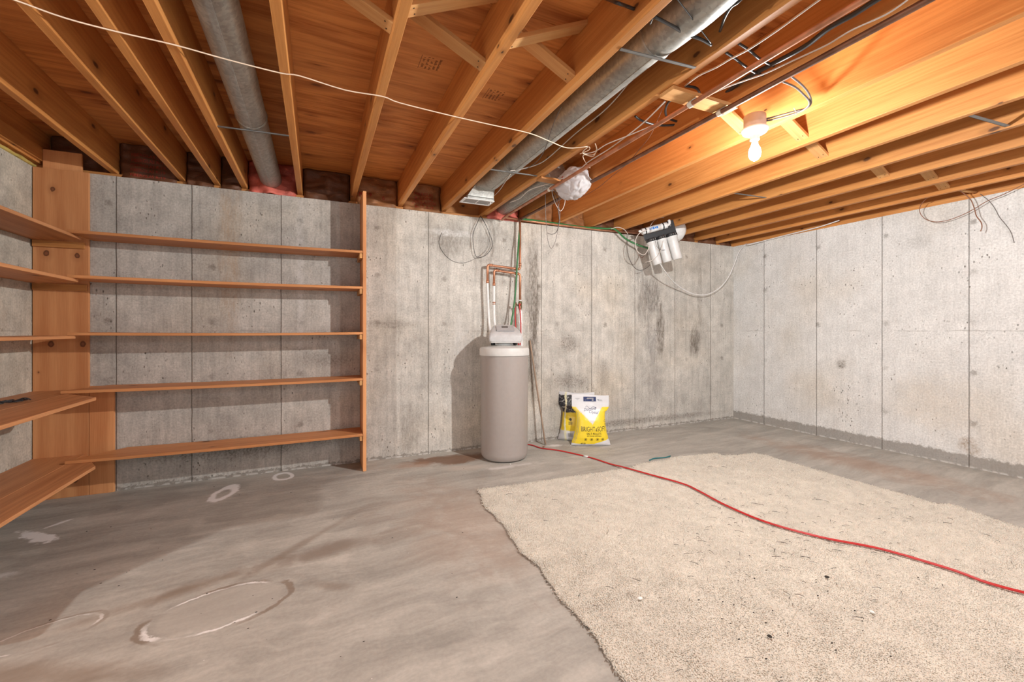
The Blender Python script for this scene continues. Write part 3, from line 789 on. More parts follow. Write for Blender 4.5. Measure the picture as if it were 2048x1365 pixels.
# ------------------------------------------------------------------ shelving
unit = thing('shelving_unit', (XL, YB, 0.0), 'built-in pine shelving filling the left corner, five levels on two walls', 'shelving')
def U(o): keep(unit, o); return o
bx = lambda nm, lo, hi, m_, b=0.0025: U(box(nm, lo, hi, M[m_], None, b))
bx('corner_board', (-1.735, 3.945, 0.0), (-1.449, 3.968, 2.24), 'corner_z')
bx('corner_board', (-1.447, 3.945, 0.0), (-1.312, 3.968, 0.755), 'board_z')
bx('corner_board', (-1.698, 3.975, 2.2445), (-1.497, 3.996, 2.375), 'board_z')
SZ = [(1.772, 1.792), (1.482, 1.502), (1.112, 1.131), (0.738, 0.758), (0.286, 0.306)]
bx('side_panel', (0.336, 3.69, 0.0), (0.362, 3.965, 2.276), 'board_z')
def shelf(nm, quad, z0, z1, mat, sag=0.0):
    """quad = four corners counter-clockwise seen from above"""
    V = []; n = 12
    for z in (z0, z1):
        for i in range(n + 1):
            t = i / n
            a = Vector(quad[0]).lerp(Vector(quad[1]), t); b = Vector(quad[3]).lerp(Vector(quad[2]), t)
            zz = z - sag * math.sin(math.pi * t)
            V.append((a.x, a.y, zz)); V.append((b.x, b.y, zz))
    N = 2 * (n + 1); F = []
    for i in range(n):
        a = 2 * i
        F += [(a, a + 1, a + 3, a + 2), (N + a, N + a + 2, N + a + 3, N + a + 1), (a, a + 2, N + a + 2, N + a), (a + 1, N + a + 1, N + a + 3, a + 3)]
    F += [(0, N, N + 1, 1), (2*n, 2*n + 1, N + 2*n + 1, N + 2*n)]
    o = link_mesh(nm, V, F, mat)
    m_ = o.modifiers.new('b', 'BEVEL'); m_.width = 0.002; m_.segments = 1; m_.limit_method = 'ANGLE'
    return U(o)
lefts = [-1.464, -1.464, -1.464, -1.495, -1.475]
cut = [0.0, 0.0, 0.0, 0.12, 0.20]
for i, (a, b) in enumerate(SZ):
    x0 = lefts[i]
    shelf('shelf', [(x0, 3.692, 0), (0.335, 3.692, 0), (0.335, 3.966, 0), (x0 + cut[i] + 0.03, 3.966, 0)], a, b, M['shelf_x'], 0.006)
    bx('cleat', (0.312, 3.70, a - 0.040), (0.335, 3.96, a - 0.001), 'brace')
# shelves on the left wall: (front x, far y of front corner)
LS = [(-1.445, 3.83), (-1.432, 3.76), (-1.43, 3.72), (-1.232, 3.45), (-1.283, 3.58)]
for i, (fx, fy) in enumerate(LS):
    a, b = SZ[i]; a -= 0.0215; b -= 0.0215
    if i < 3:
        shelf('shelf', [(XL + 0.002, 1.9, 0), (fx, 1.9, 0), (fx, fy, 0), (XL + 0.002, 3.944, 0)], a, b, M['shelf_y'])
        if i < 2: bx('cleat', (-1.73, 3.925, a - 0.045), (fx - 0.02, 3.944, a - 0.001), 'joist_x')
    else:
        # two boards side by side
        shelf('shelf', [(XL + 0.002, 1.9, 0), (-1.47, 1.9, 0), (-1.47, 3.944, 0), (XL + 0.002, 3.944, 0)], a, b, M['shelf_y'])
        shelf('shelf', [(-1.468, 1.9, 0), (fx, 1.9, 0), (fx, fy, 0), (-1.468, 3.944 if i == 4 else 3.70, 0)], a, b, M['shelf_y'])
# tangled black strap on the shelf
bm = bmesh.new(); r_ = random.Random(4)
for k in range(5):
    pts = []
    for j in range(9):
        t = j / 8
        pts.append((-1.66 + 0.14 * t + r_.uniform(-0.012, 0.012), 3.26 + 0.14 * t + r_.uniform(-0.03, 0.03), 0.742 + r_.uniform(0, 0.014)))
    add_tube(bm, pts, 0.0035, 6, 5)
o = from_bm('tangled_strap', bm, M['black'], None, True); tag(o, 'tangled black strap lying on the second lowest shelf at far left', 'strap')

# ------------------------------------------------------------------ lit bulb fixture
fx = thing('bulb_fixture', (BULB[0], BULB[1], 2.29), 'lit bare bulb in a white porcelain holder under the bright joist', 'light')
lathe('junction_box', [(0, 0.0), (0.052, 0.0), (0.054, -0.004), (0.054, -0.070), (0.0, -0.070)], (0, 0, 0), M['box'], fx, 32)
lathe('lamp_holder', [(0.0, -0.070), (0.064, -0.070), (0.066, -0.076), (0.058, -0.092), (0.034, -0.104), (0.024, -0.108), (0.023, -0.130), (0.019, -0.131), (0.0, -0.131)], (0, 0, 0), M['porcelain'], fx, 40)
prof = [(0.0, -0.122), (0.0135, -0.122), (0.0140, -0.145), (0.018, -0.160), (0.026, -0.176), (0.0300, -0.192), (0.0300, -0.206), (0.026, -0.222), (0.018, -0.233), (0.009, -0.239), (0.0, -0.240)]
blb = lathe('bulb', prof, (0, 0, 0), M['bulb'], fx, 32)
for s_ in (-1, 1):
    bm = bmesh.new(); add_box(bm, (0.054 , s_*0.02 - 0.004, -0.02), (0.072, s_*0.02 + 0.004, -0.016))
    from_bm('mounting_tab', bm, M['steel'], fx)

# board carrying the copper pipes, spanning two joists
tag(box('pipe_support_board', (1.498, 1.515, 2.259), (1.925, 1.605, 2.277), M['brace'], bev=0.002), 'pale flat board nailed under two joists, carrying both copper pipes', 'board')
tag(box('wood_block', (1.496, 2.80, 2.262), (1.70, 2.88, 2.277), M['joist_x'], bev=0.003), 'short rounded wood block under the joist left of the white bag', 'board')
tag(tube('wood_block', [(1.74, 3.02, 2.283), (1.86, 3.02, 2.283)], 0.016, M['brace'], seg=4, smooth=0), 'small wood block behind the hanging loops of wire, by the bag', 'board')

# ------------------------------------------------------------------ copper pipes along the ceiling
def pipe_run(name, pts, r, mat, label, cat='pipe', group=None, seg=12, smooth=0):
    return tag(tube(name, pts, r, M[mat], None, seg, smooth), label, cat, group)
p1 = thing('copper_pipe', (1.655, 1.56, 2.243), 'reddish copper pipe running under the joists in front of the white bag', 'pipe')
keep(p1, tube('pipe', [(1.662, -1.2, 2.243), (1.655, 1.5, 2.243), (1.648, 3.0, 2.243), (1.646, 3.75, 2.240), (1.66, 3.93, 2.236)], 0.0115, M['copper'], None, 12, 4))
p2 = thing('copper_pipe', (1.855, 1.56, 2.243), 'darker copper pipe running under the joists toward the bulb fixture side', 'pipe')
keep(p2, tube('pipe', [(1.860, -1.2, 2.243), (1.852, 1.5, 2.243), (1.846, 3.0, 2.246), (1.845, 3.95, 2.255)], 0.0125, M['copper_dark'], None, 12, 4))
def clip(root, x, y, z, r=0.0155, ear=True):
    bm = bmesh.new()
    add_tube(bm, [(x, y - 0.012, z), (x, y + 0.012, z)], r, 20, 0)
    add_box(bm, (x - 0.004, y - 0.011, z), (x + 0.004, y + 0.011, z + 0.018), 0.001)
    if ear: add_box(bm, (x - 0.005, y - 0.035, z + 0.012), (x + 0.005, y - 0.008, z + 0.018), 0.001)
    keep(root, from_bm('pipe_clip', bm, M['clip'], None))
clip(p1, 1.655, 1.56, 2.243); clip(p2, 1.852, 1.56, 2.243); clip(p1, 1.648, 2.95, 2.243)

# ------------------------------------------------------------------ cables in the ceiling
def cable(pts, r, mat, label, seg=8, name='cable', cat='cable', smooth=6, group=None):
    return tag(tube(name, pts, r, M[mat], None, seg, smooth), label, cat, group)
cable([(-1.036, 2.016, 2.272), (-0.9428, 2.045, 2.272), (-0.8315, 2.086, 2.271), (-0.6897, 2.103, 2.272), (-0.5135, 2.105, 2.271), (-0.3495, 2.122, 2.268), (-0.1499, 2.146, 2.272), (-0.0708, 2.135, 2.272), (0.1173, 2.165, 2.268), (0.2861, 2.16, 2.273), (0.3725, 2.18, 2.27), (0.6324, 2.197, 2.269), (0.8625, 2.212, 2.273), (1.1, 2.216, 2.273), (1.263, 2.256, 2.27), (1.407, 2.294, 2.271), (1.51, 2.228, 2.272)],
      0.0028, 'cream_cable', 'long pale twine strung across the underside of the left joists', name='twine', cat='string', smooth=4)
cable([(1.513, 2.316, 2.26), (1.533, 2.246, 2.262), (1.516, 2.227, 2.27), (1.519, 2.297, 2.26), (1.594, 2.297, 2.26), (1.578, 2.226, 2.262), (1.523, 2.169, 2.27), (1.575, 2.227, 2.262), (1.607, 2.311, 2.258), (1.55, 2.316, 2.26), (1.549, 2.338, 2.255), (1.615, 2.402, 2.25), (1.693, 2.469, 2.252)],
      0.0022, 'cream_cable', 'knotted loops of pale twine above the white bag', name='twine', cat='string')
cable([(1.445, 1.198, 2.419), (1.445, 1.24, 2.417), (1.445, 1.354, 2.442), (1.445, 1.482, 2.472), (1.445, 1.583, 2.469), (1.445, 1.717, 2.419), (1.445, 1.941, 2.362), (1.445, 2.268, 2.354), (1.432, 2.558, 2.32), (1.408, 2.694, 2.31), (1.325, 2.805, 2.3), (1.26, 2.837, 2.29)],
      0.0035, 'white_cable', 'pinkish white cable running beside the round duct to its last strap')
cable([(1.287, 2.889, 2.29), (1.333, 3.098, 2.3), (1.381, 3.335, 2.31), (1.404, 3.506, 2.32)], 0.0028, 'white_cable', 'short thin white cable dropping behind the floor register')
cable([(1.603, 0.9054, 2.3), (1.602, 0.9454, 2.3), (1.616, 1.09, 2.3), (1.618, 1.218, 2.3), (1.604, 1.296, 2.3), (1.598, 1.367, 2.3), (1.577, 1.446, 2.3), (1.585, 1.53, 2.3)],
      0.0038, 'white_cable', 'pinkish white cable dipping toward the pipe support board, upper part')
cable([(1.548, 1.62, 2.262), (1.598, 1.818, 2.262), (1.624, 2.016, 2.262), (1.637, 2.199, 2.262), (1.634, 2.394, 2.26), (1.672, 2.624, 2.27), (1.628, 2.87, 2.27), (1.55, 3.096, 2.27), (1.572, 3.33, 2.27), (1.541, 3.469, 2.27)],
      0.0035, 'white_cable', 'pale cable running from the support board across the white bag')
cable([(1.829, 0.7689, 2.275), (1.842, 0.8046, 2.272), (1.849, 0.8628, 2.27), (1.826, 0.9486, 2.268), (1.822, 0.9938, 2.265), (1.825, 1.049, 2.265), (1.796, 1.169, 2.262), (1.777, 1.265, 2.262), (1.745, 1.337, 2.262), (1.707, 1.438, 2.262), (1.696, 1.558, 2.262), (1.685, 1.728, 2.258), (1.624, 1.971, 2.258), (1.579, 2.121, 2.258), (1.58, 2.25, 2.262), (1.538, 2.31, 2.262)],
      0.0030, 'white_cable', 'slim white cable following the copper pipes from the right to the knot')
cable([(1.816, 0.8043, 2.32), (1.815, 0.8733, 2.32), (1.821, 0.9394, 2.32), (1.816, 1.026, 2.32), (1.839, 1.114, 2.32), (1.841, 1.187, 2.32), (1.848, 1.281, 2.33), (1.854, 1.395, 2.34), (1.879, 1.495, 2.35), (1.919, 1.623, 2.36), (1.962, 1.784, 2.37)],
      0.0105, 'dark_cable', 'thick black cable snaking along the bay between the copper pipes', 10)
cable([(1.667, 1.609, 2.36), (1.731, 1.6, 2.36), (1.804, 1.647, 2.37), (1.854, 1.737, 2.38), (1.736, 1.762, 2.38), (1.747, 1.821, 2.37), (1.811, 1.88, 2.36), (1.894, 1.884, 2.35), (1.95, 1.827, 2.35), (1.936, 1.869, 2.34), (1.822, 1.946, 2.34), (1.692, 1.946, 2.34), (1.628, 1.934, 2.35)],
      0.0065, 'dark_cable', 'coil of black cable tucked above the pipe support board', 10)
cable([(1.566, 1.639, 2.27), (1.659, 1.791, 2.27), (1.752, 1.952, 2.268), (1.815, 2.119, 2.262), (1.891, 2.321, 2.262), (1.944, 2.553, 2.262), (2.01, 2.863, 2.262), (1.997, 3.095, 2.262), (1.881, 3.188, 2.265)],
      0.0022, 'brown_wire', 'thin dark wire arcing down from the support board past the white bag', name='wire', cat='wire')
cable([(1.113, 1.53, 2.571), (0.9806, 1.273, 2.33), (1.029, 1.272, 2.33), (1.07, 1.277, 2.335)], 0.006, 'dark_cable', 'short black cable end crossing the bay at the very top of the photo')
cable([(1.117, 1.224, 2.286), (1.216, 1.234, 2.286), (1.296, 1.246, 2.286), (1.368, 1.244, 2.286), (1.437, 1.252, 2.286)], 0.0062, 'dark_cable', 'black cable crossing the duct bay just below the elbow')
cable([(1.131, 1.26, 2.286), (1.119, 1.232, 2.286), (1.126, 1.223, 2.286)], 0.0035, 'dark_cable', 'short loose black wire tip at the joist left of the duct elbow', name='wire', cat='wire')
cable([(1.115, 1.12, 2.286), (1.213, 1.159, 2.286), (1.323, 1.203, 2.286), (1.425, 1.244, 2.286)], 0.0026, 'dark_cable', 'thin dark wire slanting down across the duct elbow', name='wire', cat='wire')
cable([(1.368, 1.039, 2.32), (1.363, 1.072, 2.31), (1.361, 1.099, 2.31), (1.384, 1.143, 2.31), (1.414, 1.182, 2.31), (1.443, 1.215, 2.32)], 0.0055, 'dark_cable', 'shiny black cable entering a joist hole at top right centre')
cable([(1.59, 1.314, 2.335), (1.661, 1.322, 2.33), (1.736, 1.339, 2.33), (1.827, 1.355, 2.33), (1.903, 1.355, 2.33)], 0.0058, 'dark_cable', 'lower of two shiny black cables crossing between the copper pipes')
cable([(1.59, 1.251, 2.335), (1.675, 1.26, 2.33), (1.764, 1.28, 2.33), (1.868, 1.288, 2.33)], 0.0058, 'dark_cable', 'upper of two shiny black cables crossing between the copper pipes')
cable([(1.086, 1.369, 2.33), (1.142, 1.424, 2.33)], 0.002, 'dark_cable', 'short dark wire stub beside the duct strap', name='wire', cat='wire')
cable([(1.137, 1.917, 2.286), (1.175, 2.044, 2.286), (1.232, 2.201, 2.286), (1.305, 2.395, 2.286), (1.351, 2.585, 2.286), (1.345, 2.765, 2.286)], 0.002, 'dark_cable', 'thin dark wire hanging across the round duct', name='wire', cat='wire')
for k, (o_, lb) in enumerate(((0, 'upper looping cable of the pair feeding the bulb fixture'), (1, 'lower looping cable of the pair feeding the bulb fixture'))):
    P = [(1.962, 1.273, 2.3), (2.076, 1.29, 2.29), (2.165, 1.315, 2.28), (2.233, 1.349, 2.27), (2.25, 1.383, 2.265), (2.229, 1.42, 2.265), (2.195, 1.491, 2.265), (2.146, 1.56, 2.262)] if k == 0 else \
        [(1.97, 1.317, 2.3), (2.05, 1.311, 2.29), (2.128, 1.322, 2.28), (2.2, 1.338, 2.27), (2.229, 1.361, 2.26), (2.239, 1.411, 2.258), (2.211, 1.492, 2.258), (2.161, 1.562, 2.258)]
    cable(P, 0.0048, 'grey_cable', lb)
cable([(2.2, 1.411, 2.27), (2.233, 1.423, 2.262), (2.235, 1.423, 2.25)], 0.0018, 'cream_cable', 'small pale tie round the bulb cables', name='wire', cat='wire')

# ------------------------------------------------------------------ thin film bag bunched between joists
def crumple_bag():
    root = thing('plastic_bag', (1.787, 2.83, 2.272), 'crumpled translucent white plastic bag bunched between the joists', 'bag')
    bm = bmesh.new(); bmesh.ops.create_icosphere(bm, subdivisions=5, radius=1.0)
    for v in bm.verts:
        d = v.co.normalized()
        n = mnoise.noise(d * 2.1 + Vector((4, 1, 3))); n2 = mnoise.noise(d * 5.0)
        ridge = 1 - abs(mnoise.noise(d * 3.2 + Vector((9, 2, 5)))) * 2
        k = 1.0 + 0.12 * n + 0.02 * n2 + 0.09 * max(0, ridge - 0.3)
        v.co = Vector((d.x * 0.106 * k, d.y * 0.165 * k, d.z * 0.108 * k))
        if d.z < -0.55: v.co.z -= 0.008 * ridge
        v.co.x += 0.015 * mnoise.noise(d * 4 + Vector((1, 1, 1)))
    from_bm('pouch', bm, M['film'], root, True)
    V = []; F = []; nu, nv = 40, 14
    for i in range(nu + 1):
        for j in range(nv + 1):
            t = i / nu; w = j / nv
            x = -0.10 + 0.24 * w + 0.012 * math.sin(9 * t + w * 3)
            y = 0.10 + 0.28 * t
            z = 0.06 + 0.03 * math.sin(t * 7 + w * 5) * (1 - w) + 0.02 * mnoise.noise(Vector((t * 9, w * 7, 2)))
            V.append((x * (1 - 0.35 * t) - 0.04 * t, y, z))
    for i in range(nu):
        for j in range(nv):
            a = i * (nv + 1) + j; F.append((a, a + 1, a + nv + 2, a + nv + 1))
    link_mesh('loose_film', V, F, M['film'], root, True)
    bm = bmesh.new(); bmesh.ops.create_icosphere(bm, subdivisions=2, radius=0.012, matrix=Matrix.Translation((-0.105, -0.02, 0.02)) @ Matrix.Diagonal((0.6, 1.4, 1, 1)))
    from_bm('red_mark', bm, M['red'], root, True)
crumple_bag()
# bundle of thin wires hanging beside it
WB = [[(1.666, 3.05, 2.236), (1.666, 3.05, 2.151), (1.67, 3.05, 2.032), (1.68, 3.05, 1.912), (1.698, 3.05, 1.834), (1.721, 3.05, 1.807), (1.753, 3.05, 1.858), (1.776, 3.05, 1.942), (1.8, 3.05, 2.086), (1.776, 3.05, 2.185), (1.753, 3.05, 2.243)],
      [(1.685, 3.06, 1.931), (1.736, 3.06, 1.924), (1.778, 3.06, 1.956), (1.796, 3.06, 2.047), (1.787, 3.06, 2.128), (1.75, 3.06, 2.221), (1.731, 3.06, 2.291)],
      [(1.729, 3.04, 2.309), (1.72, 3.04, 2.256), (1.738, 3.04, 2.198), (1.775, 3.04, 2.134), (1.803, 3.04, 2.116), (1.832, 3.04, 2.16), (1.841, 3.04, 2.219), (1.813, 3.04, 2.268), (1.785, 3.04, 2.293)],
      [(1.65, 3.03, 2.295), (1.714, 3.03, 2.288), (1.77, 3.03, 2.231), (1.784, 3.03, 2.201), (1.774, 3.03, 2.127), (1.788, 3.03, 2.019)],
      [(1.755, 3.07, 2.29), (1.793, 3.07, 2.303), (1.831, 3.07, 2.283), (1.85, 3.07, 2.24), (1.864, 3.07, 2.234)]]
for k, (P, mt, lb) in enumerate(zip(WB, ('grey_cable', 'dark_cable', 'white_cable', 'grey_cable', 'brown_wire'),
    ('longest looped wire hanging below the white bag', 'dark wire of the hanging bundle under the wood block', 'pale round loop of wire close beside the white bag', 'grey wire of the bundle passing in front of the pipe end', 'short brown wire curling at the bag edge'))):
    cable(P, 0.0022, mt, lb, name='wire', cat='wire')
# black wire loops left of the copper pipes, hanging on the back wall
cable([(1.438, 3.94, 2.255), (1.388, 3.93, 2.151), (1.358, 3.93, 2.062), (1.363, 3.93, 1.957), (1.378, 3.93, 1.881), (1.409, 3.93, 1.85), (1.48, 3.93, 1.869), (1.538, 3.93, 1.932), (1.559, 3.93, 1.997), (1.522, 3.93, 2.101), (1.46, 3.93, 2.216), (1.434, 3.93, 2.242)],
      0.0028, 'dark_cable', 'black wire loop hanging on the wall left of the copper pipes', name='wire', cat='wire')
cable([(1.443, 3.94, 2.255), (1.507, 3.945, 2.151), (1.533, 3.945, 2.042), (1.498, 3.95, 1.932), (1.428, 3.955, 1.865), (1.288, 3.962, 1.794), (1.165, 3.965, 1.805), (1.073, 3.965, 1.879), (1.035, 3.965, 1.969), (1.064, 3.965, 2.065)],
      0.0014, 'dark_cable', 'very thin dark wire trailing left over the stained wall', name='wire', cat='wire')

# ------------------------------------------------------------------ plumbing on the back wall
YP = 3.88
plA = thing('water_pipe', (1.832, 3.88, 2.244), 'outer copper and white water pipe rising from the softener to the ceiling', 'pipe')
def elbow_path(P, r=0.022):
    out = [Vector(P[0])]
    for a, b, c in zip(P, P[1:], P[2:]):
        a, b, c = Vector(a), Vector(b), Vector(c)
        u = (a - b).normalized(); w = (c - b).normalized()
        for k in range(5):
            t = k / 4; out.append((b + u * r) * (1 - t) ** 2 + b * 2 * t * (1 - t) + (b + w * r) * t * t)
    out.append(Vector(P[-1])); return out
keep(plA, tube('copper_pipe', elbow_path([(1.832, YP, 2.262), (1.832, YP, 1.752), (1.489, YP, 1.775), (1.487, YP, 1.60)]), 0.0115, M['copper'], None, 14, 0))
keep(plA, tube('white_pipe', [(1.487, YP, 1.60), (1.487, YP, 1.57), (1.494, 3.88, 1.40), (1.500, 3.875, 1.25), (1.50, 3.84, 1.15), (1.50, 3.74, 1.05)], 0.0120, M['white_plastic'], None, 14, 5))
def collar(root, p, r, l, mat, nm, vert=True):
    p = Vector(p); d = Vector((0, 0, l/2)) if vert else Vector((l/2, 0, 0))
    keep(root, tube(nm, [p - d, p + d], r, M[mat], None, 16, 0))
for q in ((1.832, YP, 1.80), (1.487, YP, 1.613)): collar(plA, q, 0.0142, 0.03, 'copper', 'coupling')
collar(plA, (1.80, YP, 1.754), 0.0142, 0.03, 'copper', 'coupling', False); collar(plA, (1.52, YP, 1.773), 0.0142, 0.03, 'copper', 'coupling', False)
plB = thing('water_pipe', (1.832, YP, 1.0), 'inner copper and white water pipe with a brass valve right of the softener', 'pipe')
keep(plB, tube('copper_pipe', elbow_path([(1.833, YP, 1.44), (1.833, YP, 1.705), (1.556, YP, 1.728), (1.554, YP, 1.585)]), 0.0115, M['copper'], None, 14, 0))
keep(plB, tube('white_pipe', [(1.554, YP, 1.585), (1.554, YP, 1.40), (1.556, 3.875, 1.25), (1.556, 3.84, 1.15), (1.55, 3.76, 1.05)], 0.0125, M['white_plastic'], None, 14, 5))
collar(plB, (1.554, YP, 1.592), 0.0142, 0.03, 'copper', 'coupling'); collar(plB, (1.554, YP, 1.416), 0.0155, 0.008, 'copper', 'clamp_ring'); collar(plB, (1.554, YP, 1.400), 0.0155, 0.008, 'copper', 'clamp_ring')
collar(plB, (1.80, YP, 1.708), 0.0142, 0.03, 'copper', 'coupling', False); collar(plB, (1.59, YP, 1.726), 0.0142, 0.03, 'copper', 'coupling', False)
lathe_v = [(0, 0.055), (0.014, 0.055), (0.014, 0.035), (0.019, 0.032), (0.019, -0.030), (0.014, -0.034), (0.014, -0.055), (0, -0.055)]
keep(plB, lathe('valve', lathe_v, (1.833, YP, 1.395), M['brass'], None, 12))
keep(plB, tube('valve_stem', [(1.833, YP - 0.012, 1.395), (1.79, YP - 0.02, 1.393)], 0.009, M['brass'], None, 10, 0))
keep(plB, tube('drain_tap', [(1.762, YP - 0.02, 1.36), (1.765, YP - 0.02, 1.40), (1.785, YP - 0.02, 1.41)], 0.012, M['brass'], None, 10, 3))
for z in (1.443, 1.345): collar(plB, (1.833, YP, z), 0.0165, 0.010, 'white_plastic', 'sealing_ring')
keep(plB, lathe('white_riser', [(0, 1.338), (0.018, 1.338), (0.020, 1.33), (0.020, 1.24), (0.0235, 1.235), (0.0235, 1.215), (0.020, 1.21), (0.020, 1.085), (0.026, 1.08), (0.026, 0.99), (0.02, 0.985), (0, 0.985)], (1.838, YP, 0), M['white_plastic'], None, 24))
tag(tube('red_tube', [(1.826, YP - 0.03, 1.40), (1.808, YP - 0.035, 1.405), (1.810, YP - 0.04, 1.37), (1.815, YP - 0.05, 1.25), (1.812, YP - 0.06, 1.10), (1.800, YP - 0.07, 1.00)], 0.0060, M['red'], None, 8, 6),
    'red tube dropping from the brass valve beside the white riser', 'tube')
tag(tube('red_tube', [(1.766, YP - 0.03, 1.37), (1.765, YP - 0.035, 1.28), (1.768, YP - 0.04, 1.18), (1.775, YP - 0.06, 1.08), (1.785, YP - 0.07, 1.0)], 0.0055, M['red'], None, 8, 6),
    'faded red tube hanging left of the white riser behind the softener head', 'tube')
# green hose: down to the softener, and along the sill to the filter
tag(tube('green_hose', [(1.84, 3.90, 2.262), (1.835, 3.885, 2.20), (1.822, 3.88, 2.08), (1.805, 3.865, 1.95), (1.792, 3.86, 1.80), (1.78, 3.86, 1.60), (1.765, 3.86, 1.45), (1.745, 3.85, 1.33), (1.72, 3.84, 1.22), (1.68, 3.80, 1.10)], 0.0085, M['green'], None, 10, 6),
    'dark green hose hanging down the wall behind the softener head', 'hose')
tag(tube('green_hose', [(1.845, 3.905, 2.262), (2.05, 3.93, 2.268), (2.25, 3.93, 2.265), (2.6, 3.93, 2.258), (2.86, 3.90, 2.262), (2.974, 3.86, 2.255), (3.102, 3.85, 2.166), (3.233, 3.8, 2.096), (3.318, 3.72, 2.05)], 0.0100, M['green'], None, 10, 6),
    'bright green hose running along the wall top and drooping to the filter', 'hose')
tag(tube('copper_pipe', [(1.70, 3.93, 2.262), (2.2, 3.93, 2.252), (2.8, 3.93, 2.250), (3.4, 3.93, 2.262)], 0.0105, M['copper'], None, 12, 0), 'tan copper pipe lying along the top edge of the back wall', 'pipe')
tag(tube('copper_pipe', [(2.0, 3.985, 2.258), (2.6, 3.985, 2.258), (3.1, 3.985, 2.258)], 0.0095, M['copper'], None, 12, 0), 'second copper pipe resting behind the first on the wall top', 'pipe')
for k, (x, lb) in enumerate(((2.50, 'copper fitting on the wall-top pipe, left of the green hose bend'), (2.78, 'copper fitting on the wall-top pipe, right below the green hose bend'))):
    o = thing('pipe_fitting', (x, 3.985, 2.262), lb, 'fitting')
    keep(o, tube('fitting_body', [(x - 0.025, 3.975, 2.262), (x + 0.025, 3.975, 2.262)], 0.014, M['copper'], None, 12, 0))
    keep(o, tube('fitting_branch', [(x, 3.972, 2.262), (x + 0.006, 3.94, 2.255)], 0.010, M['copper'], None, 12, 0))

# ------------------------------------------------------------------ water softener
SX, SY = 1.541, 3.594
sof = thing('water_softener', (SX, SY, 0), 'tall taupe water softener tank with grey control head against the wall', 'water softener', rotz=math.radians(-18))
lathe('tank', [(0, 0.004), (0.165, 0.004), (0.192, 0.012), (0.207, 0.035), (0.2095, 0.06), (0.2125, 0.50), (0.2155, 0.925), (0.20, 0.93), (0, 0.93)], (0, 0, 0), M['tank'], sof, 96)
lathe('lid', [(0.2155, 0.924), (0.2235, 0.924), (0.2245, 0.928), (0.2235, 0.975), (0.2180, 0.990), (0.205, 0.996), (0.19, 0.996), (0.178, 1.000), (0.11, 1.012), (0, 1.014)], (0, 0, 0), M['lid'], sof, 96)
lathe('neck', [(0, 1.00), (0.085, 1.008), (0.075, 1.030), (0.065, 1.042), (0, 1.042)], (0, 0, 0), M['white_plastic'], sof, 48)
# control head: rounded wedge, low in front and high at the back
bm = bmesh.new()
secs = [(-0.150, 1.044, 1.090, 0.122), (-0.140, 1.038, 1.112, 0.134), (-0.105, 1.038, 1.142, 0.138), (0.02, 1.038, 1.190, 0.112), (0.085, 1.040, 1.203, 0.094), (0.13, 1.042, 1.192, 0.090), (0.15, 1.052, 1.167, 0.082)]
rings = []
for (y, z0, z1, w) in secs:
    R_ = []
    for k in range(32):
        a = 2 * math.pi * k / 32; c_, s_ = math.cos(a), math.sin(a)
        ex = 0.38
        px = math.copysign(abs(c_) ** ex, c_); pz = math.copysign(abs(s_) ** ex, s_)
        zz = (z0 + z1) / 2 + pz * (z1 - z0) / 2
        taper = 1.0 if pz < 0.2 else 1 - 0.10 * (pz - 0.2)
        R_.append(bm.verts.new((px * w * taper, y, zz)))
    rings.append(R_)
for A, B in zip(rings, rings[1:]):
    for k in range(32): bm.faces.new((A[k], A[(k+1) % 32], B[(k+1) % 32], B[k]))
bm.faces.new(rings[0][::-1]); bm.faces.new(rings[-1])
bmesh.ops.transform(bm, matrix=Matrix.Translation((0, 0, 1.026)) @ Matrix.Diagonal((1.10, 1.0, 1.0, 1)) @ Matrix.Translation((0, 0, -1.026)), verts=bm.verts)
hd = from_bm('control_head', bm, M['head_grey'], sof, True)
m_ = hd.modifiers.new('s', 'SUBSURF'); m_.levels = 1; m_.render_levels = 2
bm = bmesh.new(); add_box(bm, (-0.131, -0.147, 1.036), (0.131, 0.13, 1.043), 0.004); from_bm('head_base', bm, M['lid'], sof)
sl = math.atan2(1.183 - 1.135, 0.125)
def on_slope(name, x0, x1, t0, t1, h, mat, bev=0.004, parent=None):
    bm = bmesh.new(); add_box(bm, (x0, t0, 0), (x1, t1, h), bev)
    bmesh.ops.transform(bm, matrix=Matrix.Translation((0, -0.105, 1.1415)) @ Matrix.Rotation(sl, 4, 'X'), verts=bm.verts)
    return from_bm(name, bm, mat, parent or hd)
fc = on_slope('faceplate', -0.078, 0.078, -0.006, 0.115, 0.0055, M['badge'])
on_slope('display', -0.028, 0.028, 0.062, 0.098, 0.008, M['screen'], 0.002)
for s_ in (-1, 1):
    bm = bmesh.new(); add_tube(bm, [(s_ * 0.10, 0.04, 1.038), (s_ * 0.10, 0.04, 1.008)], 0.02, 12, 0); from_bm('head_foot', bm, M['black'], sof, True)

# lath leaning on the wall
o = tube('wooden_lath', [(0, 0, 0.008), (-0.045, 0.075, 0.5), (-0.095, 0.155, 1.045)], 0.010, M['lath'], None, 4, 5)
o.location = (2.075, 3.80, 0.0); tag(o, 'thin weathered wooden lath leaning on the wall right of the softener', 'stick')

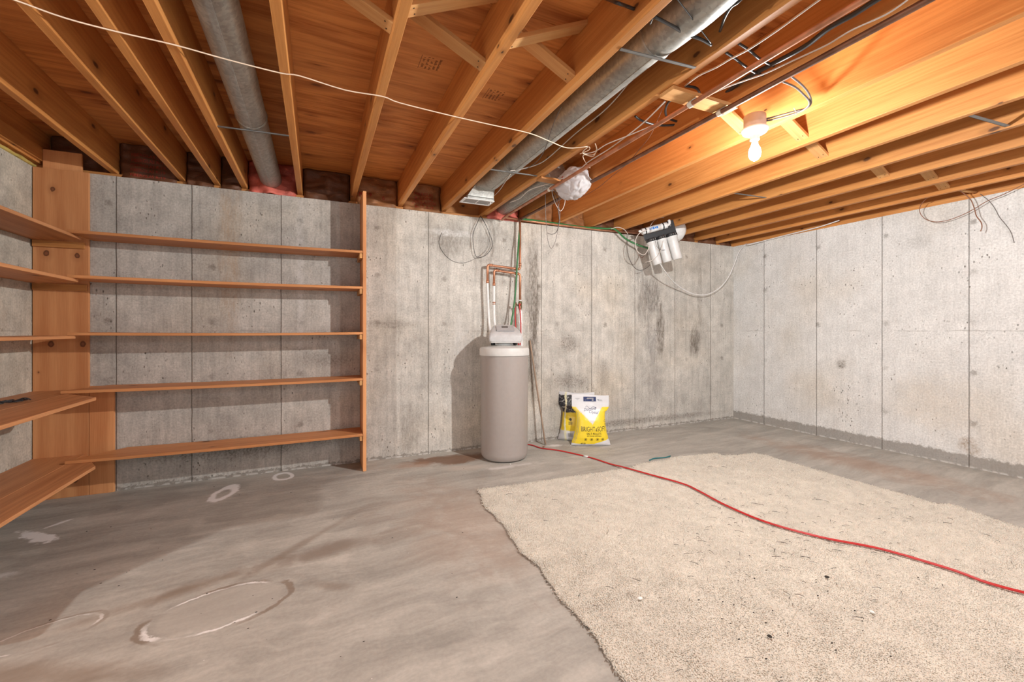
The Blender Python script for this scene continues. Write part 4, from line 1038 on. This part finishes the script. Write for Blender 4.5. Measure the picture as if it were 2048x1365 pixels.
# ------------------------------------------------------------------ water filter
M['canister'] = plain('canister_plastic', (0.58, 0.58, 0.57), 0.35, 0.45, vary=0.03)
yaw = math.radians(-24)
wf = thing('water_filter', (3.37, 3.60, 2.125), 'three-canister water filter with black bracket hanging tilted from the joists', 'water filter', rotz=yaw)
tilt = Matrix.Rotation(math.radians(-15), 4, 'Y') @ Matrix.Scale(1.38, 4)      # right side up, as it hangs
def fparts(name, bm, mat, smooth=False, parent=None):
    bmesh.ops.transform(bm, matrix=tilt, verts=bm.verts); return from_bm(name, bm, mat, parent or wf, smooth)
bm = bmesh.new()
add_box(bm, (-0.118, -0.005, 0.02), (0.105, 0.0, 0.070), 0.002); add_box(bm, (-0.118, -0.055, 0.020), (0.105, -0.001, 0.025), 0.001)
add_box(bm, (0.060, 0.000, 0.02), (0.140, 0.006, 0.125), 0.002)
br = fparts('bracket', bm, M['black'])
for k, x in enumerate((-0.084, -0.006, 0.074)):
    bm = bmesh.new(); r0 = 0.036 if k < 2 else 0.040
    top = 0.000; bot = -0.185
    add_lathe(bm, [(0, top), (r0 * 1.08, top), (r0 * 1.12, top - 0.012), (r0 * 1.02, top - 0.020), (r0 * 0.98, top - 0.05), (r0 * 0.93, bot + 0.02), (r0 * 0.88, bot + 0.004), (r0 * 0.8, bot), (0, bot)], (x, -0.045, 0), 32)
    can = fparts('canister', bm, M['canister'], True)
    m_ = can.modifiers.new('e', 'EDGE_SPLIT'); m_.split_angle = math.radians(40)
    bm = bmesh.new(); add_lathe(bm, [(0, 0.024), (r0 * 0.75, 0.024), (r0 * 0.8, 0.016), (r0 * 1.1, 0.014), (r0 * 1.15, -0.004), (0, -0.004)], (x, -0.045, 0), 14)
    cp = fparts('cap', bm, M['black'])
    for q in range(-1, 2):
        bm = bmesh.new(); add_tube(bm, [(x + q * 0.016, -0.09, 0.002), (x + q * 0.016, -0.09, 0.014)], 0.003, 6, 0); fparts('cap_rib', bm, M['steel'], True)
bm = bmesh.new(); add_tube(bm, [(-0.128, -0.03, 0.092), (-0.115, -0.03, 0.092), (0.05, -0.03, 0.092), (0.065, -0.03, 0.092)], lambda t: 0.024 if 0.05 < t < 0.95 else 0.015, 24, 2)
inl = fparts('inline_filter', bm, M['white_plastic'], True)
bm = bmesh.new(); add_tube(bm, [(-0.085, -0.03, 0.092), (0.015, -0.03, 0.092)], 0.0246, 24, 0)
for v in bm.verts:
    pass
lab = fparts('label_band', bm, M['white_plastic'], True)
bm = bmesh.new()
for k, (x0, x1) in enumerate(((-0.078, -0.066), (-0.063, -0.055), (-0.052, -0.038), (-0.035, -0.027), (-0.024, -0.010))):
    add_box(bm, (x0, -0.0560, 0.084 + 0.002 * (k % 2)), (x1, -0.0540, 0.100 + 0.002 * (k % 3)), 0.0008)
fparts('blue_label', bm, M['blue'])
for x in (-0.105, 0.035):
    bm = bmesh.new(); add_tube(bm, [(x - 0.004, -0.03, 0.092), (x + 0.004, -0.03, 0.092)], 0.0265, 24, 0); fparts('holding_clip', bm, M['black'], True)
bm = bmesh.new(); add_tube(bm, [(0.065, -0.03, 0.092), (0.085, -0.03, 0.094), (0.093, -0.03, 0.105), (0.094, -0.03, 0.128)], 0.0105, 14, 3); fparts('elbow_fitting', bm, M['white_plastic'], True)
bm = bmesh.new(); add_tube(bm, [(-0.128, -0.03, 0.092), (-0.143, -0.03, 0.096), (-0.148, -0.03, 0.108)], 0.0095, 14, 3); fparts('elbow_fitting', bm, M['white_plastic'], True)
for x, z in ((-0.10, 0.035), (-0.01, 0.035), (0.075, 0.035)):
    bm = bmesh.new(); add_box(bm, (x - 0.02, -0.0072, z - 0.003 - 0.012), (x + 0.02, -0.005, z + 0.002 - 0.012)); fparts('bracket_slot', bm, M['badge'])
# white pressure tank behind
tk = thing('storage_tank', (3.75, 3.80, 2.305), 'round white storage tank half hidden behind the water filter bracket', 'tank')
lathe('tank_shell', [(0, -0.14), (0.06, -0.13), (0.105, -0.10), (0.13, -0.06), (0.138, 0.0), (0.13, 0.06), (0.105, 0.10), (0.06, 0.13), (0, 0.14)], (0, 0, 0), M['white_plastic'], tk, 40, Matrix.Rotation(math.radians(90), 4, 'Y') @ Matrix.Rotation(0.4, 4, 'X'))
TB = [([(3.207, 3.55, 2.19), (3.231, 3.6, 2.245), (3.327, 3.66, 2.328), (3.434, 3.7, 2.387), (3.535, 3.7, 2.403), (3.511, 3.6, 2.317), (3.469, 3.55, 2.274)], 0.0035, 'white_cable', 'white tube arching over the top of the water filter'),
      ([(3.153, 3.55, 2.201), (3.054, 3.55, 2.16), (3.001, 3.55, 2.093), (2.995, 3.55, 2.02), (3.027, 3.55, 1.961), (3.106, 3.55, 1.935), (3.16, 3.55, 1.992), (3.173, 3.55, 2.035)], 0.0036, 'white_cable', 'white tube looping out left of the water filter'),
      ([(2.92, 3.86, 2.255), (2.992, 3.84, 2.275), (3.072, 3.83, 2.258), (3.143, 3.85, 2.214)], 0.0034, 'white_cable', 'short white tube arching over the green hose'),
      ([(3.12, 3.55, 1.858), (3.146, 3.49, 1.867), (3.233, 3.49, 1.925), (3.28, 3.49, 1.991), (3.317, 3.5, 2.09)], 0.0032, 'white_cable', 'white tube crossing in front of the filter canisters'),
      ([(3.208, 3.5, 2.081), (3.226, 3.49, 2.018), (3.28, 3.49, 1.991), (3.335, 3.49, 1.995)], 0.0018, 'dark_cable', 'thin dark wire slack across the middle canister'),
      ([(3.208, 3.93, 2.231), (3.207, 3.945, 2.12), (3.243, 3.955, 1.982), (3.319, 3.96, 1.879), (3.408, 3.962, 1.844), (3.511, 3.962, 1.879), (3.545, 3.95, 1.915)], 0.0026, 'grey_cable', 'grey wire looping down the wall left of the filter'),
      ([(3.322, 3.93, 2.092), (3.351, 3.93, 2.026), (3.409, 3.93, 1.984), (3.454, 3.93, 2.033)], 0.0024, 'brown_wire', 'small brown wire loop below the green hose end')]
for P, r, mt, lb in TB: cable(P, r, mt, lb, name='tube' if 'tube' in lb else 'wire', cat='tube' if 'tube' in lb else 'wire')
cable([(3.316, 3.55, 1.865), (3.459, 3.62, 1.792), (3.695, 3.75, 1.713), (3.959, 3.86, 1.643), (4.182, 3.88, 1.586), (4.391, 3.88, 1.594), (4.578, 3.87, 1.675), (4.713, 3.85, 1.81), (4.795, 3.83, 1.976), (4.86, 3.81, 2.142), (4.975, 3.8, 2.251), (4.90, 3.72, 2.215), (4.93, 3.5, 2.235), (4.935, 3.2, 2.25), (4.94, 2.9, 2.265), (4.94, 2.7, 2.29)],
      0.0060, 'white_plastic', 'long white tube sagging from the filter to the right wall corner', name='tube', cat='tube')

# loose brown wires by the right wall
XW = 4.90
cable([(4.9, 1.372, 2.273), (4.9, 1.449, 2.236), (4.9, 1.516, 2.209), (4.9, 1.599, 2.184), (4.9, 1.671, 2.143), (4.9, 1.747, 2.108), (4.9, 1.841, 2.084), (4.88, 1.915, 2.087), (4.86, 1.974, 2.125), (4.85, 2.005, 2.188), (4.83, 1.993, 2.24), (4.8, 1.943, 2.284), (4.76, 1.874, 2.302)],
      0.0030, 'brown_wire', 'brown wire making a wide loop in front of the right wall', name='wire', cat='wire')
cable([(4.76, 1.757, 2.313), (4.8, 1.726, 2.289), (4.85, 1.684, 2.218), (4.87, 1.667, 2.147), (4.87, 1.653, 2.074), (4.87, 1.626, 2.015), (4.87, 1.621, 1.974), (4.87, 1.629, 1.943)],
      0.0036, 'brown_wire', 'thick loose brown wire end dangling in front of the right wall', name='wire', cat='wire')
cable([(4.952, 1.66, 2.265), (4.952, 1.608, 2.193), (4.954, 1.574, 2.12), (4.954, 1.549, 2.046), (4.954, 1.514, 1.978), (4.954, 1.486, 1.91), (4.954, 1.47, 1.828)],
      0.0022, 'grey_cable', 'grey wire lying flat on the right wall, drooping to the right', name='wire', cat='wire')

# ------------------------------------------------------------------ salt bags
HS = 0.497
def prof_w(z):
    K = [(0, .198), (.03, .19), (.08, .172), (.14, .158), (.2, .150), (.28, .144), (.325, .146), (.345, .168), (.37, .184), (.40, .186), (.495, .184)]
    for (a, wa), (b, wb) in zip(K, K[1:]):
        if z <= b: t = max(0, (z - a) / (b - a)); t = t * t * (3 - 2 * t); return wa + (wb - wa) * t
    return K[-1][1]
def prof_t(z):
    K = [(0, .030), (.02, .052), (.08, .072), (.16, .078), (.25, .066), (.32, .040), (.36, .020), (.42, .008), (.495, .0035)]
    for (a, wa), (b, wb) in zip(K, K[1:]):
        if z <= b: t = max(0, (z - a) / (b - a)); return wa + (wb - wa) * t
    return K[-1][1]
def bag_y(x, z, seed):
    w = prof_w(z); u = min(1, abs(x) / w)
    y = prof_t(z) * (1 - u ** 3.2) ** 0.6 if u < 1 else 0
    y += 0.0045 * mnoise.noise(Vector((x * 16, z * 11, seed))) * (1 - u)
    y += 0.0035 * abs(mnoise.noise(Vector((x * 9 + z * 14, z * 5, seed + 4)))) * (1 - u) * (1 if z > .28 else .4)
    return y
def lean(v, a=0.10):
    return Vector((v[0], v[1] + v[2] * math.tan(a), v[2]))
def salt_bag(loc, rot, label, mat, seed, leanang):
    root = thing('salt_bag', loc, label, 'bag', 'bags of water softener salt', rotz=rot)
    V = []; F = []; nx, nz = 60, 60
    for side in (-1, 1):
        for j in range(nz + 1):
            z = HS * j / nz; w = prof_w(z)
            for i in range(nx + 1):
                s_ = math.sin(math.pi * (i / nx - 0.5)); x = s_ * w
                y = side * bag_y(x, z, seed + (5 if side > 0 else 0))
                curl = 0.012 * math.sin(x * 9 + seed) * max(0, (z - 0.36)) / 0.13
                zz = z + 0.006 * math.sin(x * 14 + seed) * (1 if j == nz else 0)
                V.append(lean((x, y + curl, zz), leanang))
    N = (nx + 1) * (nz + 1)
    for s_ in (0, 1):
        for j in range(nz):
            for i in range(nx):
                a = s_ * N + j * (nx + 1) + i; q = (a, a + 1, a + nx + 2, a + nx + 1)
                F.append(q if s_ == 0 else q[::-1])
    for i in range(nx):
        F.append((i, N + i, N + i + 1, i + 1)); b = nz * (nx + 1) + i; F.append((b, b + 1, N + b + 1, N + b))
    for j in range(nz):
        a = j * (nx + 1); F.append((a, a + nx + 1, N + a + nx + 1, N + a)); a += nx; F.append((a, N + a, N + a + nx + 1, a + nx + 1))
    link_mesh('sack', V, F, mat, root, True)
    return root
def bag_mat(name, black):
    g = G(name, 0.38, 0.45)
    X, Y, Z = g.sep(g.tc()); n = g.noise(g.tc(), 120, 2); n3 = g.noise(g.tc(), 14, 5, 0.6)
    white = (0.63, 0.64, 0.66); yel = (0.80, 0.60, 0.030)
    dx = g.math('SUBTRACT', X, 0.008)
    up = g.math('MAXIMUM', g.math('MULTIPLY', dx, 1.5), g.math('MULTIPLY', dx, -1.0))
    v = g.math('SUBTRACT', g.math('ADD', g.math('ADD', up, 0.222), g.math('MULTIPLY', g.math('SUBTRACT', n, 0.5), 0.05)), Z)
    f = g.step(v, -0.004, 0.012)
    f = g.math('MULTIPLY', f, g.step(Z, 0.385, 0.372, 0.0, 1.0))
    lowb = g.math('SUBTRACT', Z, g.math('ADD', 0.022, g.math('MULTIPLY', g.math('MAXIMUM', g.math('SUBTRACT', X, 0.02), 0.0), 0.28)))
    f = g.math('MULTIPLY', f, g.step(lowb, 0.0, 0.003))
    c = g.mix(f, white, yel)
    if black:
        bn = g.math('ADD', Z, g.math('MULTIPLY', g.math('SUBTRACT', n3, 0.5), 0.04))
        c = g.mix(g.step(bn, 0.285, 0.30), yel, (0.022, 0.022, 0.028))
        sp = g.math('MULTIPLY', g.step(g.noise(g.tc(), 60, 3), 0.56, 0.62), g.step(bn, 0.285, 0.30))
        c = g.mix(g.math('MULTIPLY', sp, 0.6), c, (0.45, 0.45, 0.42))
        c = g.mix(g.step(bn, 0.115, 0.10, 0.0, 1.0), c, white)
        c = g.mix(g.step(bn, 0.465, 0.475), c, white)
        ed = g.step(g.math('ABSOLUTE', g.math('ADD', X, g.math('ADD', 0.085, g.math('MULTIPLY', n3, 0.05)))), 0.008, 0.011, 1.0, 0.0)
        c = g.mix(ed, c, (0.74, 0.72, 0.50))
    g.col(c); g.bump(g.noise(g.tc(), 22, 4, 0.6, 0.8), 0.35, 0.006); return g.m
M['bag_front'] = bag_mat('sack_print_bright', False); M['bag_back'] = bag_mat('sack_print_dark', True)
BL = 0.06
b1 = salt_bag((2.488, 3.615, 0.002), math.radians(-24.2), 'front yellow and white salt bag reading BRIGHT & SOFT', M['bag_front'], 3, BL)
b2 = salt_bag((2.46, 3.835, 0.002), math.radians(-38), 'rear salt bag with black and yellow print, mostly hidden behind the bright one', M['bag_back'], 11, 0.04)
def print_bag(root, name, s, x, z, size, mat, sx=1.0, arc=0.0, shear=0.0, seed=3, ln=BL):
    t = text_mesh(name, s, size, M[mat], root, sx, 'CENTER', 0.0003, shear)
    for v in t.data.vertices:
        X = x + v.co.x; Z = z + v.co.y + arc * (v.co.x) ; 
        y = -bag_y(X, Z, seed) - 0.0016 - v.co.z
        y += 0.012 * math.sin(X * 9 + seed) * max(0, (Z - 0.36)) / 0.13
        v.co = lean((X, y, Z), ln)
    return t
def shape_on_bag(root, name, polys, mat, seed=3, ln=BL, sub=3):
    V = []; F = []
    for P in polys:
        b = len(V)
        for X, Z in P:
            y = -bag_y(X, Z, seed) - 0.0018 + 0.012 * math.sin(X * 9 + seed) * max(0, (Z - 0.36)) / 0.13
            V.append(lean((X, y, Z), ln))
        F.append(tuple(range(b, len(V))))
    return link_mesh(name, V, F, M[mat], root)
def rect(x0, x1, z0, z1, nx=6, nz=2):
    out = []
    for i in range(nx):
        for j in range(nz):
            a, b = x0 + (x1 - x0) * i / nx, x0 + (x1 - x0) * (i + 1) / nx; c_, d_ = z0 + (z1 - z0) * j / nz, z0 + (z1 - z0) * (j + 1) / nz
            out.append([(a, c_), (b, c_), (b, d_), (a, d_)])
    return out
def disc(x, z, r, r2=0.0, n=20):
    out = []
    for k in range(n):
        a, b = 2*math.pi*k/n, 2*math.pi*(k+1)/n
        out.append([(x + r2*math.cos(a), z + r2*math.sin(a)), (x + r*math.cos(a), z + r*math.sin(a)), (x + r*math.cos(b), z + r*math.sin(b)), (x + r2*math.cos(b), z + r2*math.sin(b))])
    return out
print_bag(b1, 'lettering', 'BRIGHT', -0.038, 0.170, 0.066, 'ink', 0.60)
print_bag(b1, 'lettering', '&', 0.043, 0.164, 0.045, 'ink', 0.60)
print_bag(b1, 'lettering', 'SOFT', 0.098, 0.170, 0.066, 'ink', 0.58)
print_bag(b1, 'lettering', 'SALT PELLETS', 0.020, 0.126, 0.030, 'ink', 0.80)
print_bag(b1, 'lettering', 'FOR WATER SOFTENERS', 0.022, 0.103, 0.014, 'ink', 0.92)
print_bag(b1, 'lettering', 'Diamond', -0.012, 0.357, 0.040, 'navy', 0.82, 0.12, 0.3)
print_bag(b1, 'lettering', 'Crystal', 0.022, 0.330, 0.038, 'navy', 0.85, -0.10, 0.3)
for x, k in ((-0.062, 'T'), (-0.004, '='), (0.054, 'o'), (0.108, '%')):
    shape_on_bag(b1, 'icon_ring', disc(x, 0.070, 0.0135, 0.011), 'ink')
    shape_on_bag(b1, 'icon_mark', disc(x, 0.070, 0.006, 0.0, 10), 'ink')
print_bag(b1, 'lettering', '40 LB', -0.085, 0.026, 0.022, 'ink', 0.9)
shape_on_bag(b1, 'handle_panel', rect(-0.070, 0.055, 0.432, 0.478), 'navy')
shape_on_bag(b1, 'handle_cutout', rect(-0.050, 0.030, 0.438, 0.468, 8, 2)[0:16], 'grey_print')
# mountain swoosh above the logo
sw = [(-0.055 + 0.11 * k / 14, 0.372 + 0.016 * math.sin(k * 0.75) * (1 - k / 18)) for k in range(15)]
shape_on_bag(b1, 'logo_swoosh', [[a, b, (b[0], b[1] + 0.0035), (a[0], a[1] + 0.0035)] for a, b in zip(sw, sw[1:])], 'navy')
shape_on_bag(b1, 'small_print', [r for q in range(3) for r in rect(-0.152 + 0.01 * q, -0.105 - 0.01 * q, 0.460 - 0.008 * q, 0.463 - 0.008 * q, 4, 1)] + rect(0.082, 0.112, 0.446, 0.449, 3, 1) + rect(0.080, 0.118, 0.438, 0.441, 3, 1), 'grey_print')
shape_on_bag(b1, 'bird_mark', [[(0.068, 0.449), (0.080, 0.442), (0.084, 0.447), (0.074, 0.453)]], 'navy')
shape_on_bag(b1, 'side_seal', disc(0.136, 0.245, 0.012, 0.010) + disc(0.140, 0.215, 0.008, 0.006), 'navy')
# printed strip up the left gusset
st_ = []
r_ = random.Random(3)
for k in range(46):
    z = 0.03 + k * 0.0075
    for q in range(2):
        x = -prof_w(z) + 0.010 + q * 0.012 + r_.uniform(-.002, .002); st_.append([(x, z), (x + 0.006, z), (x + 0.006, z + 0.003), (x, z + 0.003)])
shape_on_bag(b1, 'gusset_print', st_, 'grey_print')
def print_b2(s, x, z, size, mat, sx=1.0):
    return print_bag(b2, 'lettering', s, x, z, size, mat, sx, 0, 0, 11, 0.04)
shape_on_bag(b2, 'round_seal', disc(-0.055, 0.225, 0.014, 0.0), 'ink', 11, 0.04)
shape_on_bag(b2, 'small_print', [r for q in range(5) for r in rect(-0.075, -0.035, 0.200 - q * 0.007, 0.203 - q * 0.007, 4, 1)], 'ink', 11, 0.04)
shape_on_bag(b2, 'bar_code', [r for q in range(12) for r in rect(-0.080 + q * 0.0042, -0.080 + q * 0.0042 + 0.0022, 0.045, 0.085, 1, 3)], 'grey_print', 11, 0.04)

# ------------------------------------------------------------------ carpet remnant
OUT = [(1.045, 2.905), (1.5, 2.875), (2.0, 2.865), (2.385, 2.855), (2.40, 2.875), (2.55, 2.905), (2.75, 2.90), (2.92, 2.935), (3.15, 2.90), (3.36, 2.868), (3.35, 2.79), (3.50, 2.745), (3.69, 2.735),
       (3.715, 2.62), (3.70, 2.2), (3.69, 1.95), (3.70, 1.60), (3.685, 1.43), (3.765, 1.395), (3.72, 1.22), (3.68, 1.05), (3.70, 0.5), (3.70, 0.10), (0.86, 0.10), (0.89, 0.8), (0.915, 1.13), (0.945, 1.35), (0.945, 1.60), (0.975, 1.85), (0.955, 2.05), (1.00, 2.35), (0.985, 2.65), (1.035, 2.80)]
def inside(x, y):
    c_ = False; n = len(OUT); j = n - 1
    for i in range(n):
        xi, yi = OUT[i]; xj, yj = OUT[j]
        if (yi > y) != (yj > y) and x < (xj - xi) * (y - yi) / (yj - yi) + xi: c_ = not c_
        j = i
    return c_
rug = thing('carpet_remnant', (2.3, 1.6, 0.0), 'large cream shag carpet remnant with ragged edges on the concrete floor', 'carpet')
# densified, ragged outline
ring = []
n = len(OUT)
for i in range(n):
    a, b = Vector(OUT[i]), Vector(OUT[(i+1) % n]); L = (b - a).length; k = max(1, int(L / 0.012))
    nr = Vector(((b - a).y, -(b - a).x)).normalized()
    for q in range(k):
        p = a.lerp(b, q / k); w_ = 0.006 * mnoise.noise(Vector((p.x * 40, p.y * 40, 0))) + 0.010 * mnoise.noise(Vector((p.x * 9, p.y * 9, 3)))
        ring.append((p.x + nr.x * w_, p.y + nr.y * w_))
bm = bmesh.new()
lo = [bm.verts.new((x, y, 0.001)) for x, y in ring]; hi = [bm.verts.new((x, y, 0.008)) for x, y in ring]
bm.faces.new(hi); bm.faces.new(lo[::-1])
for k in range(len(ring)): bm.faces.new((lo[k], lo[(k+1) % len(ring)], hi[(k+1) % len(ring)], hi[k]))
bmesh.ops.triangulate(bm, faces=[f for f in bm.faces if len(f.verts) > 4])
keep(rug, from_bm('backing', bm, M['rug']))
rr_ = random.Random(11); V = []; F = []
def tuft(x, y, h, w, lx, ly):
    b = len(V); a = rr_.uniform(0, 6.28)
    for k in range(3):
        V.append((x + w * math.cos(a + k * 2.094), y + w * math.sin(a + k * 2.094), 0.006))
    V.append((x + lx * 0.45, y + ly * 0.45, 0.006 + h * 0.75)); 
    for k in range(3):
        V.append((x + lx * 0.45 + w * 1.15 * math.cos(a + 0.6 + k * 2.094), y + ly * 0.45 + w * 1.15 * math.sin(a + 0.6 + k * 2.094), 0.006 + h * 0.55))
    V.append((x + lx, y + ly, 0.006 + h))
    for k in range(3):
        k2 = (k + 1) % 3
        F.append((b + k, b + k2, b + 4 + k2, b + 4 + k)); F.append((b + 4 + k, b + 4 + k2, b + 7))
sp = 0.0068; y = 0.35
while y < 2.95:
    x = 0.86
    stepx = sp * (1.0 if y < 1.6 else 1.15)
    while x < 3.80:
        X = x + rr_.uniform(-.5, .5) * sp; Y = y + rr_.uniform(-.5, .5) * sp
        # only where the camera's frame can reach
        if Y > 1.72 - 0.62 * X - 0.08 and Y > 0.30 * X - 0.45 and inside(X, Y):
            h = 0.0055 + 0.002 * mnoise.noise(Vector((X * 9, Y * 9, 1))) + rr_.uniform(0, .0015)
            tuft(X, Y, h, rr_.uniform(.0028, .0042), rr_.uniform(-.008, .008), rr_.uniform(-.008, .008))
        x += stepx
    y += sp
for (x, y) in ring:
    if y > 0.3:
        for q in range(6): tuft(x + rr_.uniform(-.008, .008), y + rr_.uniform(-.008, .008), rr_.uniform(.002, .012), rr_.uniform(.0018, .003), rr_.uniform(-.016, .016), rr_.uniform(-.016, .016))
pile = link_mesh('pile', V, F, M['pile'], None, True); keep(rug, pile); pile['kind'] = 'stuff'

# ------------------------------------------------------------------ red extension cord
CP = [(1.80, 3.93, 0.006), (1.93, 3.86, 0.006), (1.975, 3.70, 0.006), (2.06, 3.60, 0.006), (2.13, 3.48, 0.006), (2.23, 3.24, 0.006), (2.275, 3.02, 0.007), (2.30, 2.87, 0.018), (2.364, 2.63, 0.021), (2.44, 2.38, 0.021), (2.43, 2.21, 0.021), (2.39, 1.97, 0.021), (2.395, 1.70, 0.021), (2.49, 1.454, 0.021), (2.635, 1.249, 0.021), (2.71, 1.01, 0.021), (2.715, 0.89, 0.021), (2.76, 0.78, 0.021), (2.9, 0.55, 0.021)]
crd = thing('extension_cord', (1.98, 3.7, 0.0), 'red extension cord snaking from behind the softener across the carpet', 'cord')
for s_ in (-1, 1):
    P = []
    for i, p in enumerate(CP):
        q = Vector(CP[min(i+1, len(CP)-1)]) - Vector(CP[max(i-1, 0)]); nrm = Vector((-q.y, q.x, 0)).normalized()
        P.append(Vector(p) + nrm * 0.0032 * s_ + Vector((0, 0, 0.0006 * s_)))
    keep(crd, tube('strand', P, 0.0042, M['red'], None, 10, 8))
keep(crd, tube('tape_mark', [(2.203, 3.31, 0.0065), (2.222, 3.27, 0.0065)], 0.0085, M['white_plastic'], None, 10, 0))

# ------------------------------------------------------------------ litter on carpet and floor
r_ = random.Random(21); bm = bmesh.new()
def needle(x, y, L, a, z=0.0175, r=0.0009):
    m_ = 0.2 * L
    add_tube(bm, [(x, y, z), (x + math.cos(a) * L / 2 + m_ * math.sin(a) * .3, y + math.sin(a) * L / 2, z + .003), (x + math.cos(a) * L, y + math.sin(a) * L, z)], r, 4, 2, False)
for k in range(230):
    x = r_.gauss(2.35, 0.42) if k % 3 else r_.uniform(1.0, 3.6); y = r_.gauss(1.55, 0.30) if k % 3 else r_.uniform(0.9, 2.8)
    if inside(x, y) and y > 0.43 * x - 0.8: needle(x, y, r_.uniform(.01, .045), r_.uniform(0, 6.28), r=r_.uniform(.0006, .0011))
for k in range(50):
    x = r_.gauss(1.75, 0.35); y = r_.gauss(1.15, 0.16)
    if inside(x, y): bmesh.ops.create_icosphere(bm, subdivisions=1, radius=r_.uniform(.0015, .004), matrix=Matrix.Translation((x, y, 0.0185)) @ Matrix.Diagonal((1.6, 0.8, 0.5, 1)))
tag(from_bm('litter', bm, M['debris_dark']), 'dark pine needles and crumbs scattered over the cream carpet', 'debris', kind='stuff')
bm = bmesh.new()
for k in range(90):
    x, y = r_.uniform(-1.2, 2.6), r_.uniform(1.2, 3.9)
    if inside(x, y) or (x - SX) ** 2 + (y - SY) ** 2 < 0.06: continue
    bmesh.ops.create_icosphere(bm, subdivisions=1, radius=r_.uniform(.001, .003), matrix=Matrix.Translation((x, y, 0.001)) @ Matrix.Diagonal((1.8, 0.8, 0.5, 1)))
tag(from_bm('floor_crumbs', bm, M['debris_dark']), 'tiny dark crumbs sprinkled over the bare concrete floor', 'debris', kind='stuff')
def chip(p, s_, mat, label):
    bm = bmesh.new(); bmesh.ops.create_icosphere(bm, subdivisions=2, radius=s_)
    for v in bm.verts: v.co *= 1 + 0.4 * mnoise.noise(v.co * 90 + Vector((s_ * 900, 0, 0))); v.co.z *= 0.5
    o = from_bm('chip', bm, M[mat]); o.location = p; tag(o, label, 'debris')
chip((1.233, 1.435, 0.019), 0.009, 'debris_white', 'white chip on the carpet near its ragged left edge')
chip((2.02, 0.985, 0.019), 0.008, 'debris_white', 'white chip on the carpet at the bottom right of the photo')
chip((2.117, 1.21, 0.019), 0.009, 'debris_dark', 'square black crumb alone on the carpet, right of centre')
chip((1.515, 1.06, 0.019), 0.008, 'debris_dark', 'black crumb on the carpet at the bottom edge of the photo')
chip((1.50, 3.37, 0.004), 0.006, 'debris_white', 'small white crumb on the floor in front of the softener')
chip((2.02, 3.74, 0.004), 0.012, 'brown_wire', 'reddish brown crumb beside the foot of the leaning lath')
tag(tube('teal_scrap', [(2.66, 2.97, 0.004), (2.74, 2.99, 0.006), (2.84, 2.975, 0.004), (2.92, 2.99, 0.005)], 0.006, plain('teal_scrap', (0.03, 0.16, 0.17)), None, 6, 4), 'teal scrap peeping out at the far edge of the carpet', 'scrap')

# faint grade stamps inked on the plywood, kept as marks of the ceiling sheets
def stamp(x, y, seed):
    r = random.Random(seed); bm = bmesh.new(); z = SUB - 0.0012
    add_box(bm, (x, y, z), (x + 0.002, y + 0.115, z + 0.001))
    for c_ in range(5):
        yy = y + 0.006
        while yy < y + 0.108:
            w = r.uniform(0.003, 0.008)
            if r.random() < 0.75: add_box(bm, (x + 0.012 + c_ * 0.020, yy, z), (x + 0.012 + c_ * 0.020 + r.uniform(0.006, 0.013), yy + w * 0.5, z + 0.001))
            yy += w + 0.002
    o = from_bm('grade_stamp', bm, M['stamp'])
    return o
for k, (x, y, lb) in enumerate(((0.475, 2.14, 'faint ink stamp on the plywood below the knotted braces at top centre'), (0.885, 2.28, 'faint ink stamp on the plywood between the twine and the register duct'))):
    tag(stamp(x, y, k), lb, 'stamp')
